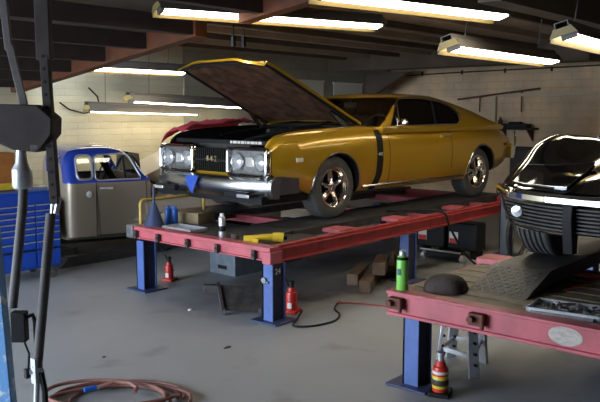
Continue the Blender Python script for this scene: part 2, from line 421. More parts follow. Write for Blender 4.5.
# ------------------------------------------------------------------ wheels
def tyre_mesh(r, w, rim):
    h = w / 2
    p = [(rim, -h * 0.86), (rim + 0.02, -h * 0.96), (r * 0.86, -h), (r * 0.95, -h * 0.93), (r * 0.99, -h * 0.80)]
    g = []
    for k in range(5):
        c = lerp(-h * 0.62, h * 0.62, k / 4)
        g += [(r, c - h * 0.12), (r, c + h * 0.05), (r - 0.014, c + h * 0.07), (r - 0.014, c + h * 0.11)]
    p += g + [(r, h * 0.76), (r * 0.99, h * 0.80), (r * 0.95, h * 0.93), (r * 0.86, h), (rim + 0.02, h * 0.96), (rim, h * 0.86)]
    return MB().lathe(p, 44, axis='y', cap=False)
def rim_mesh(rr, w, out=-1, spokes=5):
    "mag wheel: stepped lip, dark well, tapered spokes and a centre cap; out = side that faces away from the car"
    h = w / 2; b = MB()
    P = [(rr + 0.016, 0.86 * h), (rr + 0.016, 0.97 * h), (rr + 0.004, 0.99 * h), (rr - 0.004, 0.90 * h), (rr - 0.010, 0.88 * h), (rr - 0.020, 0.55 * h), (rr - 0.026, 0.53 * h), (rr - 0.034, 0.2 * h)]
    b.lathe([(r, out * q) for r, q in P], 40, axis='y', m=0, cap=False)
    b.lathe([(rr - 0.034, out * 0.2 * h), (rr - 0.036, out * 0.02 * h), (0.03, out * 0.02 * h)], 40, axis='y', m=1, cap=False)
    for k in range(spokes):
        t = 2 * PI * k / spokes + 0.3
        ca, sa = math.cos(t), math.sin(t)
        for side in (-1, 1):
            pass
        def P3(r, s, q): return (r * ca - s * sa, out * q * h, r * sa + s * ca)
        r0, r1 = 0.04, rr - 0.03
        v = [P3(r0, -0.010, .74), P3(r0, .010, .74), P3(r1, .008, .52), P3(r1, -.008, .52),
             P3(r0, -0.030, .40), P3(r0, .030, .40), P3(r1, .026, .22), P3(r1, -.026, .22)]
        b.add(v, [(0, 1, 2, 3), (7, 6, 5, 4), (0, 4, 5, 1), (1, 5, 6, 2), (2, 6, 7, 3), (3, 7, 4, 0)], 0)
    b.lathe([(0.062, out * 0.2 * h), (0.062, out * 0.64 * h), (0.05, out * 0.72 * h), (0.030, out * 0.76 * h), (0.028, out * 0.9 * h), (0.0001, out * 0.92 * h)], 20, axis='y', m=0)
    return b
def add_wheel(car, x, y, r, w, rr, out):
    wh = tyre_mesh(r, w, rr).build('wheel', M['rubber'], car, (x, y, r), smooth=40)
    rim_mesh(rr, w, out).build('rim', [M['alloy'], M['black']], wh, smooth=30)
    return wh

# ------------------------------------------------------------------ gold coupe
gold = thing('coupe', 'gold two-door muscle coupe with raised hood and black fender stripe standing on the far rack', 'car', (6.176, 5.825, 0.64), R(-3))
Wf = curve([-.87, -.7, -.3, .3, 2.0, 2.9, 3.4, 3.75, 3.93], [.87, .915, .95, .967, .97, .965, .94, .885, .82])
Zs = curve([-.87, -.8, -.67, -.37, .17, .6, .9, 1.9, 2.3, 2.8, 3.3, 3.6, 3.85, 3.93], [.745, .83, .892, .927, .95, .957, .95, .93, .945, .955, .94, .895, .82, .74])
Zb = curve([-.87, -.5, -.2, .3, 2.5, 3.3, 3.93], [.44, .34, .26, .25, .25, .32, .46])
def half(x):
    W, zs, zb = Wf(x), Zs(x), Zb(x)
    zm = lerp(zb, zs, 0.50)
    return [(W - .20, zb), (W - .07, zb + .01), (W - .035, zb + .07), (W - .008, lerp(zb, zm, .62)), (W, zm), (W - .006, lerp(zm, zs, .35)), (W - .022, lerp(zm, zs, .62)),
            (W - .045, zs - .085), (W - .062, zs - .05), (W - .085, zs - .02), (W - .125, zs - .002), (W - .18, zs + .006)]
def ring(x, crown=.03):
    h = half(x); zs, zb = Zs(x), Zb(x)
    r = [(x, y, z) for y, z in h] + [(x, .45, zs + crown * .8), (x, 0, zs + crown), (x, -.45, zs + crown * .8)]
    return r + [(x, -y, z) for y, z in reversed(h)] + [(x, 0, zb)]
def side_y(x, z):
    h = half(x)
    for (y0, z0), (y1, z1) in zip(h, h[1:]):
        if z <= z1: return y0 + (y1 - y0) * max(0, min(1, (z - z0) / max(1e-6, z1 - z0)))
    return h[-1][0]
body = MB().loft([ring(x) for x in lin(97, -.83, 3.93)]).build('body', M['gold'], gold)
def cutter(b): return b.build('cutter', M['black'], gold, smooth=0)
cut = []
for sx in (-1, 1):
    cut.append(cutter(MB().cyl((.06, sx * .58, .335), (.06, sx * 1.3, .335), .355, n=48)))
    cut.append(cutter(MB().cyl((2.95, sx * .58, .335), (2.95, sx * 1.3, .335), .350, n=48)))
cut.append(cutter(MB().prism([(-.74, .30), (.70, .30), (.70, 1.2), (-.95, 1.2), (-.95, .735), (-.74, .735)], 'y', -.775, .775)))
cut.append(cutter(MB().box(.98, 2.75, -.86, .86, .40, 1.3)))
boolean(body, cut)
body.data.materials.append(M['black'])
for p in body.data.polygons:
    for cx in (.06, 2.95):
        d = math.hypot(p.center.x - cx, p.center.z - .335)
        if d < .345 or (d < .362 and abs(p.normal.y) < .3 and p.center.z > .2 and abs(p.center.y) < Wf(p.center.x) - .005 and (p.normal.x * (p.center.x - cx) + p.normal.z * (p.center.z - .335)) < 0): p.material_index = 1
    if -.75 < p.center.x < .71 and abs(p.center.y) < .778 and p.center.z < Zs(p.center.x) - .02 and p.center.z > .29 : p.material_index = 1
# greenhouse
Zr = curve([.78, .95, 1.2, 1.42, 1.55, 1.85, 2.1, 2.4, 2.7, 3.0, 3.3, 3.55], [.945, 1.03, 1.19, 1.305, 1.326, 1.335, 1.325, 1.275, 1.20, 1.11, 1.005, .935])
def py(z): return .962 - max(0, z - .95) * .72
def ghring(x, d=0.0, zlow=.885):
    zr = Zr(x) - d; n = .955 if x > 2.9 else 1.0
    nar = 1 - .05 * max(0, (x - 2.6) / .95)
    ze = max(.93, zr - .055 * min(1, max(.15, (zr - .93) / .3)))
    h = [(.948 - d, zlow), (py(.95) - d, .93)] + [(py(lerp(.93, ze, k)) - d, lerp(.93, ze, k)) for k in (.33, .66, 1)]
    yt = py(ze) - d
    h += [(yt - .03, lerp(ze, zr, .55)), (yt - .09, lerp(ze, zr, .9)), (yt - .20, zr + .004), (yt * .4, zr + .018)]
    h = [(y * nar, z) for y, z in h]
    return [(x, 0, zlow)] + [(x, y, z) for y, z in h] + [(x, 0, zr + .022)] + [(x, -y, z) for y, z in reversed(h)]
gh = MB().loft([ghring(x) for x in lin(70, .80, 3.55)]).build('roof', M['gold'], gold)
inner = cutter(MB().loft([ghring(x, .035, .80) for x in lin(50, .93, 3.36)]))
win = [(.95, .968), (1.30, 1.235), (1.37, 1.272), (1.50, 1.285), (1.85, 1.285), (2.22, 1.245), (2.42, 1.185), (2.51, 1.10), (2.46, 1.02), (2.32, .968)]
cw = cutter(MB().prism(win, 'y', -1.2, 1.2))
ws = [(-.905, .955), (.905, .955), (.70, 1.292), (-.70, 1.292)]
cs = cutter(MB().prism(ws, 'x', .5, 1.46))
bl = [(-.62, .985), (.62, .985), (.52, 1.17), (-.52, 1.17)]
cb = cutter(MB().prism(bl, 'x', 2.5, 3.8))
boolean(gh, [inner, cw, cs, cb])
def pane(sgn, poly, off=.012):
    v = [(x, sgn * (py(z) - off), z) for x, z in poly] + [(x, sgn * (py(z) - off - .004), z) for x, z in poly]
    n = len(poly)
    return MB().add(v, [tuple(range(n)), tuple(range(n, 2 * n))[::-1]] + [(i, (i + 1) % n, n + (i + 1) % n, n + i) for i in range(n)])
for sg in (-1, 1):
    pane(sg, win).build('side_window', M['glassdark'], gold, smooth=0)
    def onp(x, z, o=.004): return (x, sg * (py(z) + o), z)
    tr = MB()
    tr.tube([onp(*p) for p in win], .009, 6, closed=True)
    tr.build('window_trim', M['dullchrome'], gold)
    MB().tube([onp(1.13, .968, .002), onp(1.21, 1.10, .002), onp(1.31, 1.24, .002)], .010, 6).build('vent_window_frame', M['chrome'], gold)
    MB().bar(onp(2.06, 1.265, -.006), onp(1.86, .968, -.006), .022, .02).build('window_divider', M['black'], gold)
    # seams, stripe, handle, moulding follow the flank
    st = MB(); v = []; zz = lin(22, Zs(.75) - .004, .262)
    for z in zz:
        xc = curve([.26, .45, .92], [.60, .685, .70])(z)
        for k in range(5):
            x = xc + k * .028; v.append((x, sg * (side_y(x, z) + .003), z))
    st.add(v, [(a * 5 + k, a * 5 + k + 1, a * 5 + k + 6, a * 5 + k + 5) for a in range(len(zz) - 1) for k in range(4)])
    s = st.build('fender_stripe', M['black'], gold); s['label'] = 'black vertical fender stripe'
    if sg < 0: text_mesh('stripe_badge', '442', .055, M['offwhite'], s, (.755, -(side_y(.75, .66) + .0035), .655), (R(90), 0, 0), .0015)
    for xs, z0, z1 in ((.93, .28, .93), (2.20, .42, .925)):
        MB().tube([(xs, sg * (side_y(xs, z) - .0005), z) for z in lin(14, z0, z1)], .004, 5).build('door_seam', M['black'], gold)
    hd = MB().bar((2.02, sg * (side_y(2.02, .84) + .022), .835), (2.17, sg * (side_y(2.17, .84) + .022), .838), .014, .026)
    hd.cyl((2.04, sg * side_y(2.04, .84), .835), (2.04, sg * (side_y(2.04, .84) + .02), .835), .012).cyl((2.15, sg * side_y(2.15, .84), .838), (2.15, sg * (side_y(2.15, .84) + .02), .838), .014)
    hd.build('door_handle', M['chrome'], gold)
    MB().tube([(x, sg * (side_y(x, Zb(x) + .06) + .004), Zb(x) + .06) for x in lin(20, .48, 2.52)], .016, 6).build('rocker_moulding', M['dullchrome'], gold)
    for cx in (.06, 2.95):
        a = [(cx + .362 * math.cos(t), .335 + .362 * math.sin(t)) for t in lin(30, R(-8), R(188))]
        MB().tube([(x, sg * (side_y(x, z) + .002), z) for x, z in a], .010, 6).build('wheel_arch_trim', M['dullchrome'], gold)
    mk = MB().prism([(-.55, .625), (-.46, .625), (-.46, .665), (-.55, .665)], 'y', sg * (Wf(-.5) - .01), sg * (Wf(-.5) + .006))
    mk.build('side_marker', M['offwhite'], gold)
    mk = MB().prism([(3.5, .66), (3.66, .66), (3.66, .70), (3.5, .70)], 'y', sg * (Wf(3.6) - .03), sg * (Wf(3.6) + .004))
    mk.build('tail_marker', M['brownlens'], gold)
MB().add([(.82, -.92, .95), (.82, .92, .95), (1.40, .715, 1.295), (1.40, -.715, 1.295)], [(0, 1, 2, 3)]).build('windscreen', M['glassdark'], gold, smooth=0)
MB().add([(3.38, -.60, .98), (3.38, .60, .98), (2.78, .51, 1.18), (2.78, -.51, 1.18)], [(0, 1, 2, 3)]).build('rear_window', M['glassdark'], gold, smooth=0)
mir = MB().lathe([(.0001, -.02), (.045, -.012), (.05, .02), (.046, .035), (.0001, .036)], 18, (0, 0, 0), 'x')
mir.cyl((.0, 0, 0), (.0, .05, -.055), .008)
mir.build('door_mirror', M['chrome'], gold, (1.12, -1.0, 1.0))
# cabin
b = MB().box(.98, 2.75, -.85, .85, .405, .46).box(.96, 1.22, -.84, .84, .70, .93)
b.build('dashboard', M['interior'], gold)
for y in (-.42, .42):
    MB().box(1.42, 1.95, y - .28, y + .28, .50, .68).prism([(1.88, .60), (2.02, .60), (2.16, 1.06), (2.06, 1.08)], 'y', y - .27, y + .27).build('front_seat', M['interior'], gold, bevel=.03)
MB().box(2.22, 2.72, -.62, .62, .50, .70).prism([(2.60, .6), (2.74, .6), (2.74, .98), (2.68, .98)], 'y', -.62, .62).build('rear_seat', M['interior'], gold, bevel=.02)
sw = MB().tube([(1.34 + .07 * math.sin(t), -.42 + .19 * math.cos(t), .92 + .17 * math.sin(t)) for t in lin(25, 0, 2 * PI)[:-1]], .013, 8, closed=True)
sw.cyl((1.34, -.42, .92), (1.15, -.42, .84), .02).bar((1.34, -.60, .92), (1.34, -.24, .92), .02, .012)
sw.build('steering_wheel', M['interior'], gold)
MB().box(1.375, 1.40, -.11, .11, 1.175, 1.235).cyl((1.39, 0, 1.23), (1.39, 0, 1.30), .008).build('rear_view_mirror', M['dullchrome'], gold)
# wheels
for x in (.05, 2.90):
    for sg in (-1, 1):
        add_wheel(gold, x, sg * .80, .33, .225, .205, sg)
# engine bay
eb = MB().box(-.10, .62, -.30, .30, .48, .72).box(-.12, .60, -.36, -.16, .66, .80).box(-.12, .60, .16, .36, .66, .80).box(-.74, .68, -.73, .73, .30, .40)
eb.cyl((-.2, 0, .55), (-.12, 0, .55), .14)
eb.box(-.70, -.64, -.42, .42, .42, .80)
eb.build('engine', M['dark'], gold)
MB().lathe([(.0001, .93), (.19, .925), (.21, .90), (.21, .84), (.17, .82), (.0001, .82)], 28, (.2, 0, 0)).build('air_cleaner', M['black'], gold)
MB().box(-.60, -.40, .46, .66, .60, .82).build('battery', M['black'], gold, bevel=.01)
MB().box(-.765, -.68, -.74, .74, .79, .83).build('radiator_support', M['black'], gold)
lab = MB()
xx = -.66
for w in (.05, .03, .06, .04, .02, .05, .04, .06, .03):
    lab.box(-.767, -.764, xx, xx + w, .798, .824); xx += w + .012
lab.build('support_decal', M['offwhite'], gold)
MB().tube([(.5, -.5, .90), (.3, -.45, .95), (.0, -.42, .93), (-.3, -.40, .9), (-.62, -.25, .82)], .022, 8).tube([(.6, .2, .92), (.4, .4, .95), (.0, .5, .9), (-.3, .52, .86)], .012, 6).tube([(.6, -.6, .97), (.2, -.62, .99), (-.3, -.60, .95)], .012, 6).build('hoses', M['black'], gold)
# hood, hinged at the cowl
hx, hz = .66, .985
tip = (-.83, 1.66); L = math.hypot(tip[0] - hx, tip[1] - hz)
ha = math.atan2(tip[1] - hz, hx - tip[0])
Mh = Matrix.Translation((hx, 0, hz)) @ Matrix.Rotation(ha, 4, 'Y')
def hp(s, y, q): return Mh @ Vector((-s, y, q))
hood = MB(); top = []; bot = []
NS, NY = 14, 12
def hw(s): return lerp(.76, .70, s / L)
for i in range(NS + 1):
    for j in range(NY + 1):
        u = 2 * j / NY - 1
        s0 = L * i / NS
        s_ = s0 - (.10 * abs(u) ** 2.2 if i == NS else 0) * 1
        y = u * hw(s_)
        q = .030 * (1 - u * u) + .02 * math.exp(-((abs(y) - .3) / .09) ** 2) - .05 * max(0, (s0 / L - .85) / .15) ** 2
        top.append(hp(s_, y, q + .018)); bot.append(hp(s_, y, q - .008))
def idx(i, j): return i * (NY + 1) + j
n = len(top)
f = [(idx(i, j), idx(i, j + 1), idx(i + 1, j + 1), idx(i + 1, j)) for i in range(NS) for j in range(NY)]
f2 = [tuple(n + k for k in reversed(q)) for q in f]
e = []
for i in range(NS): e += [(idx(i, 0), idx(i + 1, 0), n + idx(i + 1, 0), n + idx(i, 0)), (idx(i + 1, NY), idx(i, NY), n + idx(i, NY), n + idx(i + 1, NY))]
for j in range(NY): e += [(idx(0, j + 1), idx(0, j), n + idx(0, j), n + idx(0, j + 1)), (idx(NS, j), idx(NS, j + 1), n + idx(NS, j + 1), n + idx(NS, j))]
hood.add(top + bot, f + f2 + e)
hood = hood.build('hood', M['gold'], gold, smooth=30)
hood['label'] = 'raised gold hood'
li = MB()
for i in range(NS + 1):
    pass
pts = []
for i in range(11):
    for j in range(11):
        s_ = lerp(.10, L - .12, i / 10) - (.08 * abs(2 * j / 10 - 1) ** 2.2 if i == 10 else 0); y = (2 * j / 10 - 1) * (hw(s_) - .07)
        pts.append((s_, y))
n = len(pts)
v = [hp(a, b_, -.010 + .03 * (1 - (b_ / .76) ** 2)) for a, b_ in pts] + [hp(a, b_, -.032 + .03 * (1 - (b_ / .76) ** 2) + .006 * random.random()) for a, b_ in pts]
f = [(i * 11 + j, i * 11 + j + 1, i * 11 + j + 12, i * 11 + j + 11) for i in range(10) for j in range(10)]
bd = [(i, 0) for i in range(11)] + [(10, j) for j in range(1, 11)] + [(i, 10) for i in range(9, -1, -1)] + [(0, j) for j in range(9, 0, -1)]
bi = [i * 11 + j for i, j in bd]
e = [(bi[k], bi[(k + 1) % len(bi)], n + bi[(k + 1) % len(bi)], n + bi[k]) for k in range(len(bi))]
li.add(v, f + [tuple(n + k for k in reversed(q)) for q in f] + e)
li.build('hood_liner', M['liner'], hood, smooth=60)
rim = MB()
for sg in (-1, 1): rim.tube([hp(s, sg * (hw(s) - .035), -.016) for s in lin(8, .05, L - .10)], .022, 6)
rim.tube([hp(L - .04 - .09 * abs(u) ** 2.2, u * (hw(L) - .03), -.03) for u in lin(13, -1, 1)], .022, 6)
rim.build('hood_frame', M['black'], hood)
for sg in (-1, 1):
    MB().bar((.50, sg * .70, .93), hp(.42, sg * .66, -.03), .02, .05).bar((.62, sg * .70, .93), hp(.30, sg * .66, -.03), .015, .03).build('hood_hinge', M['dullchrome'], gold)
# nose: grille, headlights, bumper
GX = -.875
gr = MB().box(GX + .05, GX + .09, -.86, .86, .47, .735)
for k in range(16):
    y = lerp(-.26, .26, k / 15); gr.box(GX + .01, GX + .06, y - .006, y + .006, .50, .745)
gr.box(GX - .0, GX + .05, -.30, .30, .610, .630)
gr.build('grille', M['black'], gold)
for sg in (-1, 1):
    y0, y1 = sg * .29, sg * .86
    ya, yb = min(y0, y1), max(y0, y1)
    be = MB()
    rr = .045
    path = []
    for cx, cz, a0 in ((yb - rr, .755 - rr, 0), (ya + rr, .755 - rr, 90), (ya + rr, .490 + rr, 180), (yb - rr, .490 + rr, 270)):
        for k in range(5): t = R(a0 + k * 22.5); path.append((cx + rr * math.cos(t), cz + rr * math.sin(t)))
    be.tube([(GX - .02, a, b_) for a, b_ in path], .017, 8, closed=True)
    be.tube([(GX + .02, a, b_) for a, b_ in path], .017, 8, closed=True)
    bez = be.build('headlight_bezel', M['chrome'], gold)
    MB().prism([(lerp((ya + yb) / 2, a, .97), lerp(.6225, b_, .97)) for a, b_ in path], 'x', GX + .03, GX + .045).build('bezel_plate', M['steel'], bez)
    for k, yy in enumerate((sg * .41, sg * .745)):
        hl = MB().lathe([(.0001, GX - .012), (.05, GX - .006), (.078, GX + .012), (.082, GX + .03)], 24, (0, yy, .622), 'x')
        hl.build('headlight', M['lens'], gold, smooth=60)
        MB().lathe([(.082, GX + .03), (.088, GX - .004), (.094, GX + .03)], 24, (0, yy, .622), 'x').build('headlight_ring', M['chrome'], gold)
    MB().box(GX + .012, GX + .03, sg * .578 - .058, sg * .578 + .058, .57, .675).build('turn_signal', M['lens'], gold, bevel=.008)
em = text_mesh('emblem', '4-4-2', .085, M['chrome'], gold, (GX - .012, -.02, .635), (R(90), 0, R(-90)), .006)
bp = MB(); rings = []
def nosex(u): return -1.03 + .16 * abs(u) ** 3
for u in lin(25, -1, 1):
    y = u * .915; x = nosex(u)
    k = 1 - .12 * abs(u)
    sec = [(.10, .27), (.03, .275), (-.005, .33), (-.02, .40), (.0, .455), (.05, .475), (.12, .475)]
    rings.append([(x + a, y, z) for a, z in sec])
bp.loft(rings)
for sg in (-1, 1):
    rr_ = [[(x, sg * (Wf(x) + .012 - .004), z) for z in (.30 + .05 * (x + .9), .36, .44, .49 - .10 * max(0, x + .75))] + [(x, sg * (Wf(x) - .03), z) for z in (.48 - .10 * max(0, x + .75), .31)] for x in lin(6, -.90, -.52)]
    bp.loft(rr_)
bump = bp.build('front_bumper', M['dullchrome'], gold)
for sg in (-1, 1):
    MB().box(-1.055, -1.0, sg * .58 - .17, sg * .58 + .17, .285, .345).build('bumper_slot', M['black'], bump, bevel=.01)
    MB().box(-1.062, -1.05, sg * .70 - .09, sg * .70 + .09, .29, .325).build('parking_lamp', M['lens'], bump, bevel=.005)
MB().box(-.95, -.3, -.85, .85, .22, .30).box(-.3, 3.7, -.45, .45, .20, .30).build('underbody', M['black'], gold)
rb = MB(); rings = []
for u in lin(17, -1, 1):
    y = u * .93; x = 3.99 - .14 * abs(u) ** 3
    rings.append([(x - .10, y, .48), (x - .02, y, .48), (x + .02, y, .55), (x, y, .66), (x - .08, y, .68)])
rb.loft(rings)
for sg in (-1, 1):
    rb.tube([(3.90, sg * .90, .60), (3.96, sg * .88, .70), (3.985, sg * .86, .82), (3.975, sg * .85, .86)], .016, 8)
rb.build('rear_bumper', M['chrome'], gold)
# cloths lying on it
cv = []; N1, N2 = 16, 8
for i in range(N1 + 1):
    for j in range(N2 + 1):
        u = i / N1; w = j / N2
        x = lerp(-.78, .35, u); y = lerp(.60, 1.0, w)
        z = Zs(x) + .045 + .022 * math.sin(11 * u + 5 * w) + .03 * random.random() - (max(0, w - .72) / .28) ** 1.5 * .10
        cv.append((x, y + .0, z))
f = [(i * (N2 + 1) + j, i * (N2 + 1) + j + 1, (i + 1) * (N2 + 1) + j + 1, (i + 1) * (N2 + 1) + j) for i in range(N1) for j in range(N2)]
cm = MB().add(cv, f)
co = cm.build('fender_cover', M['cloth'], None, (6.176, 5.825, 0.64), smooth=60, rotz=R(-3))
so = co.modifiers.new('thickness', 'SOLIDIFY'); so.thickness = .012; so.offset = 1
tag(co, 'crumpled red cloth laid over the far front fender of the gold coupe', 'cloth')
rg = []
for i in range(7):
    for j in range(7):
        u = i / 6; w = j / 6
        rg.append((-1.085 - .012 * math.sin(5 * u + 3 * w), lerp(.10, -.10, u) * (1 - .55 * w) + .07, lerp(.47, .33 - .05 * math.sin(PI * u), w)))
rm = MB().add(rg, [(i * 7 + j, i * 7 + j + 1, i * 7 + j + 8, i * 7 + j + 7) for i in range(6) for j in range(6)])
ro = rm.build('shop_rag', M['bluerag'], None, (6.176, 5.825, 0.64), smooth=60, rotz=R(-3))
so = ro.modifiers.new('thickness', 'SOLIDIFY'); so.thickness = .008
tag(ro, 'blue rag hanging over the front bumper of the gold coupe', 'rag')
# ------------------------------------------------------------------ black sports car
cv = thing('sports_car', 'black low sports car with chrome bumper standing nose-first on the near rack', 'car', (4.17, 1.39, 0.75))
cW = curve([0, .35, .8, 1.05, 1.4, 1.9, 2.6, 3.2, 3.5, 4.0, 4.45], [.80, .845, .872, .880, .865, .83, .83, .87, .885, .86, .80])
cF = curve([0, .25, .5, .75, 1.0, 1.25, 1.7, 2.2, 2.8, 3.3, 3.7, 4.2, 4.45], [.555, .63, .715, .815, .855, .85, .80, .77, .79, .86, .87, .80, .74])
cH = curve([0, .25, .6, 1.0, 1.5, 1.9, 2.6, 3.6, 4.2, 4.45], [.555, .615, .675, .735, .795, .83, .82, .82, .79, .74])
cB = curve([0, .2, .55, .9, 1.2, 3.6, 4.2, 4.45], [.50, .45, .36, .33, .22, .20, .30, .42])
def cshift(x, y): return .38 * (abs(y) / .86) ** 2.6 * math.exp(-x / .45)
def cring(x):
    W, zf, zh, zb = cW(x), cF(x), cH(x), cB(x)
    zc = lerp(zb, zf, .62) if x > .5 else lerp(lerp(zb, zf, .75), lerp(zb, zf, .62), x / .5)
    h = [(W - .16, zb), (W - .06, zb + .015), (W - .035, lerp(zb, zc, .4)), (W, zc), (W - .012, lerp(zc, zf, .35)), (W - .045, lerp(zc, zf, .72)), (W - .10, lerp(zc, zf, .95)), (W - .16, zf),
         (W - .23, zf - .008), (W - .31, lerp(zf, zh, .38)), (W - .40, lerp(zf, zh, .80)), (W - .50, zh - .006), (.24, zh + .004), (.17, zh + .022 * min(1, x / .6)), (.09, zh + .035 * min(1, x / .6))]
    pts = h + [(0, zh + .038 * min(1, x / .6))] + [(-y, z) for y, z in reversed(h)] + [(0, zb)]
    return [(x + cshift(x, y), y, z) for y, z in pts]
cbody = MB().loft([cring(x) for x in lin(80, 0, 4.45)]).build('body', M['blackpaint'], cv, smooth=50)
cut = []
for sx in (-1, 1):
    for ax in (1.0, 3.50):
        cut.append(MB().cyl((ax, sx * .52, .335), (ax, sx * 1.2, .335), .365, n=44).build('cutter', M['black'], cv, smooth=0))
cut.append(MB().box(2.0, 3.0, -.66, .66, .35, 1.3).build('cutter', M['black'], cv, smooth=0))
boolean(cbody, cut)
cbody.data.set_sharp_from_angle(angle=R(40))
cZ = curve([1.68, 2.1, 2.4, 2.75, 3.2, 3.8, 4.1], [.83, 1.02, 1.13, 1.155, 1.10, .92, .83])
def cgr(x, d=0, zl=.76):
    zr = cZ(x) - d; yt = lerp(.70, .48, max(0, (zr - .80) / .36)) - d
    h = [(.72 - d, zl), (.715 - d, .80), (lerp(.715, yt, .6) - d * .4, lerp(.80, zr, .6)), (yt, zr - .03), (yt - .08, zr), (yt * .4, zr + .012)]
    return [(x, 0, zl)] + [(x, y, z) for y, z in h] + [(x, 0, zr + .015)] + [(x, -y, z) for y, z in reversed(h)]
cg = MB().loft([cgr(x) for x in lin(40, 1.70, 4.08)]).build('roof', M['blackpaint'], cv)
cut = [MB().loft([cgr(x, .035, .70) for x in lin(30, 1.82, 3.3)]).build('cutter', M['black'], cv, smooth=0),
       MB().prism([(1.93, .86), (2.30, 1.06), (2.75, 1.09), (3.02, 1.04), (3.05, .86)], 'y', -1, 1).build('cutter', M['black'], cv, smooth=0),
       MB().prism([(-.62, .86), (.62, .86), (.46, 1.08), (-.46, 1.08)], 'x', 1.5, 2.4).build('cutter', M['black'], cv, smooth=0)]
boolean(cg, cut)
MB().add([(1.77, -.62, .865), (1.77, .62, .865), (2.30, .47, 1.085), (2.30, -.47, 1.085)], [(0, 1, 2, 3)]).build('windscreen', M['glassdark'], cv, smooth=0)
for y in (-.36, .36):
    MB().box(2.25, 2.75, y - .22, y + .22, .36, .52).prism([(2.7, .45), (2.82, .45), (2.92, .98), (2.84, .98)], 'y', y - .21, y + .21).build('seat', M['interior'], cv, bevel=.03)
for ax, r in ((1.0, .345), (3.50, .345)):
    for sg in (-1, 1):
        add_wheel(cv, ax, sg * .755, r, .235, .20, sg)
# nose
def nose(y, dx=0): return cshift(0, y) + dx
rings = []
for u in lin(41, -1, 1):
    y = u * .85; x = nose(y)
    gap = abs(y) < .30
    t = (.012 if not gap else .004) - .03 * max(0, (abs(u) - .8) / .2)
    wrap = .06 * max(0, abs(u) - .85) / .15
    rings.append([(x + .03, y, .487), (x - .035 - t, y, .482), (x - .05 - t, y, .495), (x - .05 - t, y, .525), (x - .035 - t, y, .545), (x + .03, y, .548)])
cbump = MB().loft(rings).build('front_bumper', M['chrome'], cv, smooth=30)
gl = MB()
for k in range(7):
    z = lerp(.330, .462, k / 6)
    for sg in (-1, 1):
        rr = []
        for y in lin(11, .0, lerp(.67, .80, (z - .31) / .19)):
            x = nose(y) + .02 + (.5 - z) * .10
            rr.append([(x, sg * y, z - .006), (x - .02, sg * y, z - .005), (x - .02, sg * y, z + .005), (x, sg * y, z + .006)])
        MB().loft(rr).build('grille_bar', M['dark'], cv, smooth=0)

gb = MB(); rr = []
for y in lin(21, -.80, .80):
    x = nose(y) + .07
    rr.append([(x + .05, y, .30), (x, y, .315), (x - .02, y, .50), (x + .03, y, .50)])
gb.loft(rr).build('grille_backing', M['black'], cv)
va = MB(); rr = []
for y in lin(21, -.84, .84):
    x = nose(y) + .07
    k = max(0, (abs(y) - .55) / .29)
    rr.append([(x + .16, y, .26 + .02 * k), (x + .03, y, .265 + .02 * k), (x - .012, y, .315), (x + .10, y, .32)])

for sg in (-1, 1):
    pts = [(nose(y) + .012, sg * y, .312) for y in lin(9, .27, .66)] + [(nose(.70) + .012, sg * .70, .34), (nose(.76) + .005, sg * .76, .41), (nose(.82) - .01, sg * .82, .495)]
    MB().tube(pts, .010, 8).build('grille_trim', M['alloy'], cv)
    MB().lathe([(.0001, -.014), (.034, -.008), (.041, .01), (.041, .03)], 20, (nose(.60) - .005, sg * .61, .405), 'x').build('turn_signal', M['lens'], cv)
    x0 = nose(.24) + .0
    MB().prism([(x0 - .0, .20), (x0 + .07, .20), (x0 + .06, .50), (x0 - .03, .50), (x0 - .04, .40)], 'y', sg * .235 - .03, sg * .235 + .03).build('licence_bracket', M['black'], cv, bevel=.006)
    # pop-up headlight door lying flush: a raised panel following the nose
    v = []; NI, NJ = 9, 9
    def top_z(x, y):
        r = cring(x); best = None
        pts = sorted([(p[1], p[2]) for p in r[:31] if p[2] > lerp(cB(x), cF(x), .9)])
        for (a, za), (b_, zb_) in zip(pts, pts[1:]):
            if a <= y <= b_: return lerp(za, zb_, (y - a) / max(1e-6, b_ - a))
        return cH(x)
    outl = []
    for i in range(NI):
        for j in range(NJ):
            y = lerp(.28, .69, j / (NJ - 1)); x = lerp(.05, .50 - .14 * (j / (NJ - 1)) , i / (NI - 1))
            v.append((x + cshift(x, y), sg * y, top_z(x, y) + .010))
    n = len(v)
    v += [(a, b_, c_ - .03) for a, b_, c_ in v]
    f = [(i * NJ + j, i * NJ + j + 1, (i + 1) * NJ + j + 1, (i + 1) * NJ + j) for i in range(NI - 1) for j in range(NJ - 1)]
    bi = [j for j in range(NJ)] + [i * NJ + NJ - 1 for i in range(1, NI)] + [(NI - 1) * NJ + j for j in range(NJ - 2, -1, -1)] + [i * NJ for i in range(NI - 2, 0, -1)]
    e = [(bi[k], bi[(k + 1) % len(bi)], n + bi[(k + 1) % len(bi)], n + bi[k]) for k in range(len(bi))]
    door = MB().add(v, f + [tuple(n + k for k in reversed(q)) for q in f] + e).build('headlight_door', M['blackpaint'], cv, smooth=40)
    MB().tube([v[k] for k in bi], .0035, 5, closed=True).build('door_edge', M['dullchrome'], door)
ex = .035
MB().cyl((ex, 0, cH(.05) + .004), (ex + .02, 0, cH(.05) + .014), .032, n=20).build('nose_badge', M['chrome'], cv)
for s in (-1, 1):
    MB().bar((ex + .005, 0, cH(.05) + .014), (ex + .03, s * .045, cH(.05) + .030), .030, .004).build('badge_flag', M['red'] if s > 0 else M['offwhite'], cv)
MB().box(1.1, 4.0, -.55, .55, .16, .24).build('underbody', M['black'], cv)
rr = []
for u in lin(15, -1, 1):
    y = u * .80; x = 4.47 - .10 * abs(u) ** 3
    rr.append([(x - .04, y, .46), (x + .03, y, .47), (x + .04, y, .53), (x - .04, y, .55)])
MB().loft(rr).build('rear_bumper', M['chrome'], cv)

